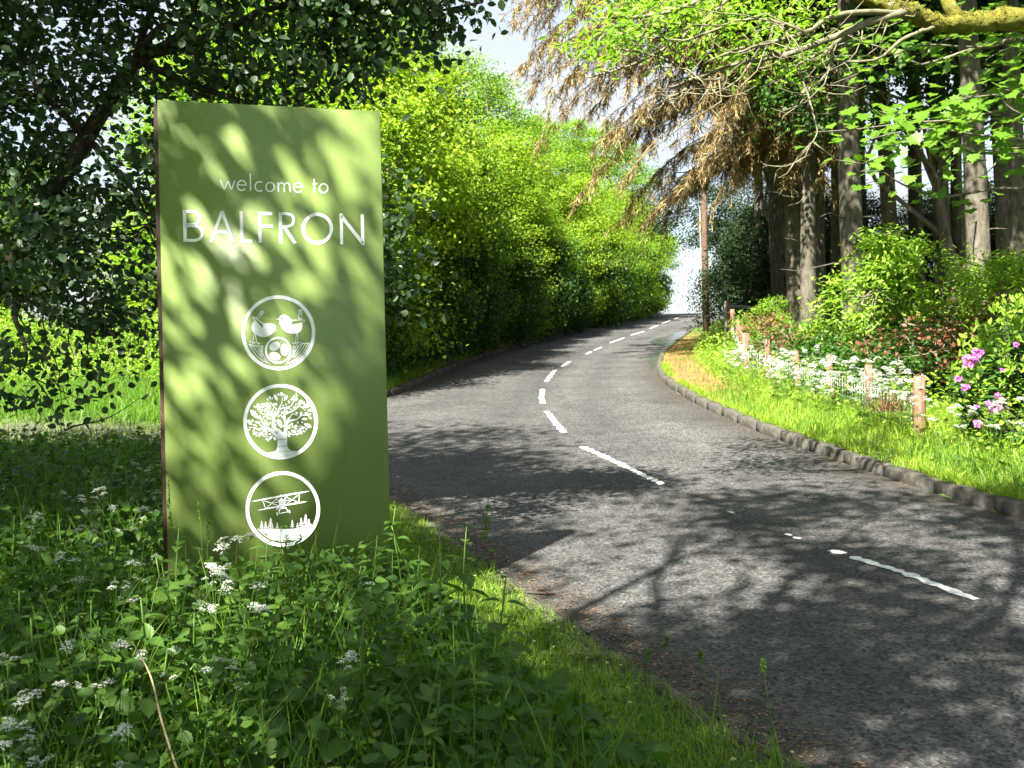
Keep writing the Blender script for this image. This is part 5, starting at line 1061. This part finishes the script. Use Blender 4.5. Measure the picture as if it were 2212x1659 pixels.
named = [(1555 * 0 + 1000, 1330, 6.0), (915, 1330, 6.4), (860, 1300, 6.6), (960, 1400, 5.6), (1050, 1500, 4.6), (1040, 1600, 4.0), (560, 1360, 6.0), (640, 1330, 6.2)]
tries = 0
for px, py, dep in named:
    p = at(px, py, dep); spots.append((p[0], p[1], r_.uniform(.5, .68)))
while len(spots) < 64 and tries < 4000:
    tries += 1; y = r_.uniform(3.7, 8.6); x = r_.uniform(-.47 * y, 1.0); dv = float(road_sd(np.array([x]), np.array([y]))[0])
    if x < xc(y) and dv > .95 and offsign(np.array([x]), np.array([y]))[0] and all((x - a) ** 2 + (y - b) ** 2 > .03 for a, b, _ in spots): spots.append((x, y, r_.uniform(.36, .62)))
for k, (x, y, h) in enumerate(spots):
    s = on(x, y, 0)
    if k < 5: o = nettle(310 + k, .55, s); nproto.append(o)
    else: o = copy_tree(nproto[k % 5]); o.location = s
    o.scale = (1.0 + h * .4,) * 2 + (h / .55,); o.rotation_euler = (r_.normal(0, .08), r_.normal(0, .08), r_.uniform(0, 6.28))
    tag(o, 'stinging nettle with toothed leaves in the herbage round the sign', 'nettle', 'nettles around the sign')

# cow parsley
def umbel_mesh(seed, R):
    r = np.random.default_rng(seed); mbp = MB(); mbs = MB(); n = 12
    pts = []
    for k in range(n):
        a = k * 2.4; rr_ = R * math.sqrt((k + .5) / n); c = np.array([math.cos(a) * rr_, math.sin(a) * rr_, .35 * R - .45 * rr_ * rr_ / R + r.normal(0, .004)]); pts.append(c); mbs.add(*tube([(0, 0, -.3 * R), c], [.0012, .0007], 3, False))
    P = np.repeat(np.array(pts), 9, 0); N = len(P); P = P + r.normal(0, 1, (N, 3)) * np.array([R * .13, R * .13, R * .03])
    V, Fc = leaves(P, np.array([0, 0, 1.]) + r.normal(0, .35, (N, 3)), r.uniform(.006, .0105, N), r, 'oval')
    me = MB(); me.add(V, Fc); nf = len(Fc); W_ = mbs
    Vs = np.concatenate(W_.V); Fq = np.concatenate(W_.F[4])
    return mesh_np('umbel', np.concatenate([V, Vs]), [Fc, Fq + len(V)], [M['white_petal'], M['parsley_stem']], False, [0] * len(Fc) + [1] * len(Fq))
UM = [umbel_mesh(s, .042) for s in range(3)]
def fern_leaf(seed):
    r = np.random.default_rng(seed); pos = []; al = []; sz = []
    for k in range(14):
        f = .15 + .85 * k / 14; 
        for sg in (-1, 1):
            l = .45 * (1 - f) + .05; m_ = 6
            for j in range(m_):
                u = (j + .5) / m_; pos.append((sg * l * u, f + .3 * l * u, -.15 * f * f)); al.append((sg * (.6 + .0), 1 - .2 * j / m_, 0)); sz.append(.12 * (1 - .5 * u))
    pos = np.array(pos); V, Fc = leaves(pos, np.array([0, 0, 1.]) + r.normal(0, .25, pos.shape), np.array(sz), r, 'lance', np.array(al) + r.normal(0, .2, pos.shape)); return mesh_np('leaf', V, Fc, M['cover'])
FL = fern_leaf(5)
def cow_parsley(seed, loc, h=1.0):
    r = np.random.default_rng(seed); root = empty('cow_parsley', loc); mb = MB(); P = curve((0, 0, -.03), (r.normal(0, .08), r.normal(0, .08), h * .62), 7, r, .03); mb.add(*tube(P, np.linspace(.006, .004, 7), 6)); ends = []
    for s, base in ((3, P[-1]), (2, P[4])):
        for k in range(s):
            a = r.uniform(0, 6.28); L = r.uniform(.18, .34) * h; mid = base + np.array([math.cos(a) * L * .4, math.sin(a) * L * .4, L * .75]); mb.add(*tube(curve(base, mid, 5, r, .04), np.linspace(.0035, .0025, 5), 5))
            for j in range(2):
                b = a + r.normal(0, 1.0); e = mid + np.array([math.cos(b) * .07, math.sin(b) * .07, r.uniform(.06, .14)]) * h; mb.add(*tube([mid, e], [.002, .0015], 4)); ends.append(e)
    newobj('stem', mb.mesh('stem', M['parsley_stem'], True), root)
    for e in ends:
        o = newobj('umbel', UM[r.integers(3)], root); o.location = e + np.array([0, 0, .012]); o.rotation_euler = (r.normal(0, .25), r.normal(0, .25), r.uniform(0, 6)); s = r.uniform(.8, 1.4); o.scale = (s, s, s)
    for k in range(3):
        f = (.15, .4, .7)[k]; c = P[int(f * 6)]; a = r.uniform(0, 6.28); s = .3 * (1 - .5 * f); o = newobj('leaf', FL, root); o.location = c; o.scale = (s, s, s); o.rotation_euler = (.55, 0, a)
    return root
cp = []
def put_cp(x, y, h, label, group, k):
    s = on(x, y, 0)
    if len(cp) < 4: o = cow_parsley(400 + len(cp), s); cp.append(o)
    else: o = copy_tree(cp[k % 4]); o.location = s
    o.scale = (h,) * 3; o.rotation_euler = (0, 0, r_.uniform(0, 6.28)); tag(o, label, 'cow parsley', group)
L1 = 'cow parsley with white umbels in the shade left of the sign'; L2 = 'cow parsley standing in front of the foot of the sign'; L3 = 'sunlit cow parsley with white umbels along the mesh fence'; L4 = 'cow parsley growing against the rhododendron'
k = 0
for px, top, dep, lb in [(500, 1145, 5.5, L2), (440, 1225, 5.2, L2), (540, 1235, 4.9, L2), (790, 1255, 5.6, L2), (480, 1400, 4.3, L2), (730, 1405, 4.2, L2), (220, 1050, 7.4, L1), (270, 1090, 7.0, L1), (180, 1120, 6.6, L1), (50, 1110, 6.6, L1), (290, 1120, 7.6, L1), (320, 1200, 6.0, L1), (250, 1240, 5.6, L1), (340, 1060, 7.8, L1), (120, 1180, 5.6, L1), (190, 1380, 4.2, L1), (60, 1480, 3.8, L1), (240, 1560, 3.6, L1), (20, 1400, 4.2, L1), (345, 1400, 4.4, L1), (10, 1540, 3.5, L1), (150, 1060, 8.2, L1), (300, 1000, 9.0, L1)]:
    p = at(px, top, dep); gzv = gz1(p[0], p[1]); put_cp(p[0], p[1], np.clip((p[2] - gzv) / 1.02, .3, 1.25), lb, 'cow parsley in front of the sign' if lb == L2 else 'cow parsley left of the sign', k); k += 1
rp = np.random.default_rng(420); n3 = 0
while n3 < 66:
    px = rp.uniform(1500, 2000); f = (px - 1500) / 500; dep = 21.5 - 9.0 * f + rp.uniform(-2.2, .6); x = ray(px, 800)[0] * dep; dv = float(road_sd(np.array([x]), np.array([dep]))[0])
    if x < xc(dep) or dv < .75: continue
    put_cp(x, dep, rp.uniform(.45, .8), L3, 'cow parsley along the mesh fence', k); k += 1; n3 += 1
for px, dep in [(2140, 10.4), (2060, 10.8), (2185, 10.0), (2110, 10.6), (2020, 11.2)]: put_cp(ray(px, 900)[0] * dep, dep, rp.uniform(.6, .8), L4, 'cow parsley by the rhododendron', k); k += 1

# small flowers
def flower(seed, mat, R, n, stem):
    r = np.random.default_rng(seed); a = np.arange(n) * 2 * np.pi / n; out = np.stack([np.cos(a), np.sin(a), .15 + 0 * a], 1); V, Fc = leaves(np.tile([[0, 0, stem]], (n, 1)), np.tile([[0, 0, 1.]], (n, 1)) + r.normal(0, .1, (n, 3)), R, r, 'oval', out)
    tv, tf = tube([(0, 0, 0), (0, 0, stem)], .0015, 4, False); dv, df = tube([(0, 0, stem), (0, 0, stem + .003)], R * .35, 8)
    mats = [M[mat], M['parsley_stem'], M['yellow_petal']]; return mesh_np('flower', np.concatenate([V, tv, dv]), [np.concatenate([Fc, tf[0] + len(V), df[0] + len(V) + len(tv)]), df[1] + len(V) + len(tv)], mats, False, [0] * len(Fc) + [1] * len(tf[0]) + [2] * (len(df[0]) + len(df[1])))
dm, bm_ = flower(1, 'white_petal', .011, 12, .06), flower(2, 'yellow_petal', .013, 6, .2)
P, dd = scatter(rng, 500, -.8, 1.6, 4.2, 8.6, .06, lambda x, y, d_: (d_ < .55) & (x < xc(y)))
for q in P[:46]: o = newobj('daisy', dm); o.location = q; o.rotation_euler = (rng.normal(0, .2) - .2, rng.normal(0, .2), 0); tag(o, 'small white daisy in the mown grass by the road', 'daisy', 'daisies in the mown verge')
P, dd = scatter(rng, 900, -7.5, -2.6, 9.5, 20, .8, lambda x, y, d_: (x < xc(y)) & infr(x, y, -.1) & notrack(x, y))
for q in P[:46]: o = newobj('buttercup', bm_); o.location = q; o.scale = (1.3, 1.3, 1.6); tag(o, 'yellow buttercup in the grass by the gravel track', 'buttercup', 'buttercups by the track')

# garlic mustard standing at the road edge
def mustard():
    r = np.random.default_rng(501); p = gp(1065, 1232); b0 = np.array([p[0] - .03, p[1], gz1(p[0] - .06, p[1])]); root = empty('garlic_mustard', b0); tag(root, 'slender garlic mustard plant standing at the road edge beyond the sign', 'plant'); mb = MB()
    P = curve((0, 0, -.02), (.02, 0, .68), 8, r, .02); mb.add(*tube(P, np.linspace(.005, .002, 8), 5)); mb.add(*tube(curve(P[3], P[3] + np.array([.14, 0, .22]), 5, r, .05), np.linspace(.003, .0015, 5), 4)); mb.add(*tube(curve(P[3], P[3] + np.array([-.06, 0, .2]), 5, r, .05), np.linspace(.003, .0015, 5), 4)); newobj('stem', mb.mesh('stem', M['parsley_stem'], True), root)
    for k in range(22):
        f = r.uniform(0, .75) ** 1.3; c = np.array([np.interp(f, np.linspace(0, 1, 8), P[:, i]) for i in range(3)]); a = r.uniform(0, 6.28); el = r.uniform(-.2, .6); t = np.array([math.cos(a) * math.cos(el), math.sin(a) * math.cos(el), math.sin(el)]); n = np.array([0, -.3, 1.]); n -= t * (n @ t); n /= np.linalg.norm(n); s = .075 * (1 - .8 * f) + .01
        o = newobj('leaf', MUL, root); o.matrix_local = Matrix(np.vstack([np.c_[np.cross(t, n) * s * 1.3, t * s, n * s, c], [0, 0, 0, 1]]).tolist())
    o = newobj('blossom', UM[0], root); o.location = P[-1]; o.scale = (.4,) * 3
MUL = mesh_np('leaf', OVAL_V, OVAL_F, M['sycamore']); mustard()
# flowering grasses close to the lens and beside the sign
def seed_grass(label, group, px, top, dep, h):
    r = np.random.default_rng(int(px)); p = at(px, top, dep); b = np.array([p[0], p[1], p[2] - h]); root = empty('seed_grass', b); tag(root, label, 'grass', group); P = curve((0, 0, 0), (r.normal(0, .03), 0, h), 8, r, .02); V, Fs = tube(P, np.linspace(.0022, .0012, 8), 4); newobj('stalk', mesh_np('stalk', V, Fs, M['parsley_stem'], True), root)
    n = 34; f = r.uniform(.86, 1, n); c = np.stack([np.interp(f, np.linspace(0, 1, 8), P[:, i]) for i in range(3)], 1); V, Fc = leaves(c, r.normal(0, 1, (n, 3)), r.uniform(.012, .024, n), r, 'lance', np.array([0, 0, 1.]) + r.normal(0, .35, (n, 3))); newobj('seed_head', mesh_np('seed_head', V, Fc, M['grass']), root)
    V, Fc = grass_blades(r.normal(0, .02, (7, 3)) * np.array([1, 1, 0]), r.uniform(.4, .8, 7) * h, .008, r, .8, 4); newobj('blade', mesh_np('blade', V, Fc, M['grass']), root)
for px, top, dep, h in [(1535, 1400, 4.0, .36), (1678, 1430, 3.8, .36), (1415, 1380, 4.3, .34), (1385, 1410, 4.3, .3)]: seed_grass('seeding grass stalk at the edge of the road', 'seeding grasses by the road', px, top, dep, h)
for px, top, dep, h in [(362, 1020, 6.1, 1.1), (375, 1080, 6.1, 1.0), (440, 1080, 6.0, .95), (455, 1125, 5.9, .9), (612, 1155, 5.9, .75), (660, 1155, 5.9, .8)]: seed_grass('tall seeding grass stalk against the face of the sign', 'seeding grasses before the sign', px, top, dep, h)
# bleached dead stem
P = np.array(sample_q([at(285, 1385, 4.0), at(325, 1460, 3.85), at(350, 1560, 3.7), at(395, 1700, 3.55)], 6)); ds = newobj('dried_weed', None); b0 = P[-1] - np.array([0, 0, .1]); bpy.data.objects.remove(ds); V, Fs = tube(P - b0, np.linspace(.002, .0045, len(P)), 6); ds = newobj('dried_weed', mesh_np('dried_weed', V, Fs, M['straw'], True)); ds.location = b0; tag(ds, 'bleached dead weed stalk leaning out of the foreground nettles', 'weed')
# fallen twig in the gutter
P = np.array([gp(1130, 1283), gp(1165, 1285), gp(1200, 1287)]) + np.array([0, 0, .012]); V, Fs = tube(P - P[0], [.008, .01, .006], 6); o = newobj('fallen_twig', mesh_np('fallen_twig', V, Fs, M['dark_bark'], True)); o.location = P[0]; tag(o, 'short brown fallen twig lying at the near road edge', 'twig')

# ------------------------------------------------------------------ labels that count along a row
number('hedgerow trees lining the uphill road', '%s yellow green hedgerow tree along the uphill road from the gravel track', lambda o: o.location.y)
number('added shade bushes along the hedgerow foot', '%s added dark bush painting the shade at the hedgerow foot counted up from the gravel track', lambda o: o.location.y)
number('tall bare trunked spruces of the roadside wood', '%s bare spruce trunk in the wood counted from the telegraph pole', lambda o: o.location.x / o.location.y)
number('tall trees behind the hedgerow', '%s tall ash behind the hedgerow counted up from the sign', lambda o: o.location.y)
number('brambles behind the mesh fence', '%s green bramble tangle behind the mesh fence from its big end post', lambda o: o.location.y)
number('brambles at the back of the lawn', '%s yellow green bramble bush along the back of the lawn from the road', lambda o: -o.location.x)
number('trees beyond the lawn', '%s sunlit tree beyond the lawn counted away from the road', lambda o: -o.location.x)
number('dead bracken under the hedgerow', '%s rust brown dead bracken tuft under the hedgerow from the gravel track', lambda o: o.location.y)
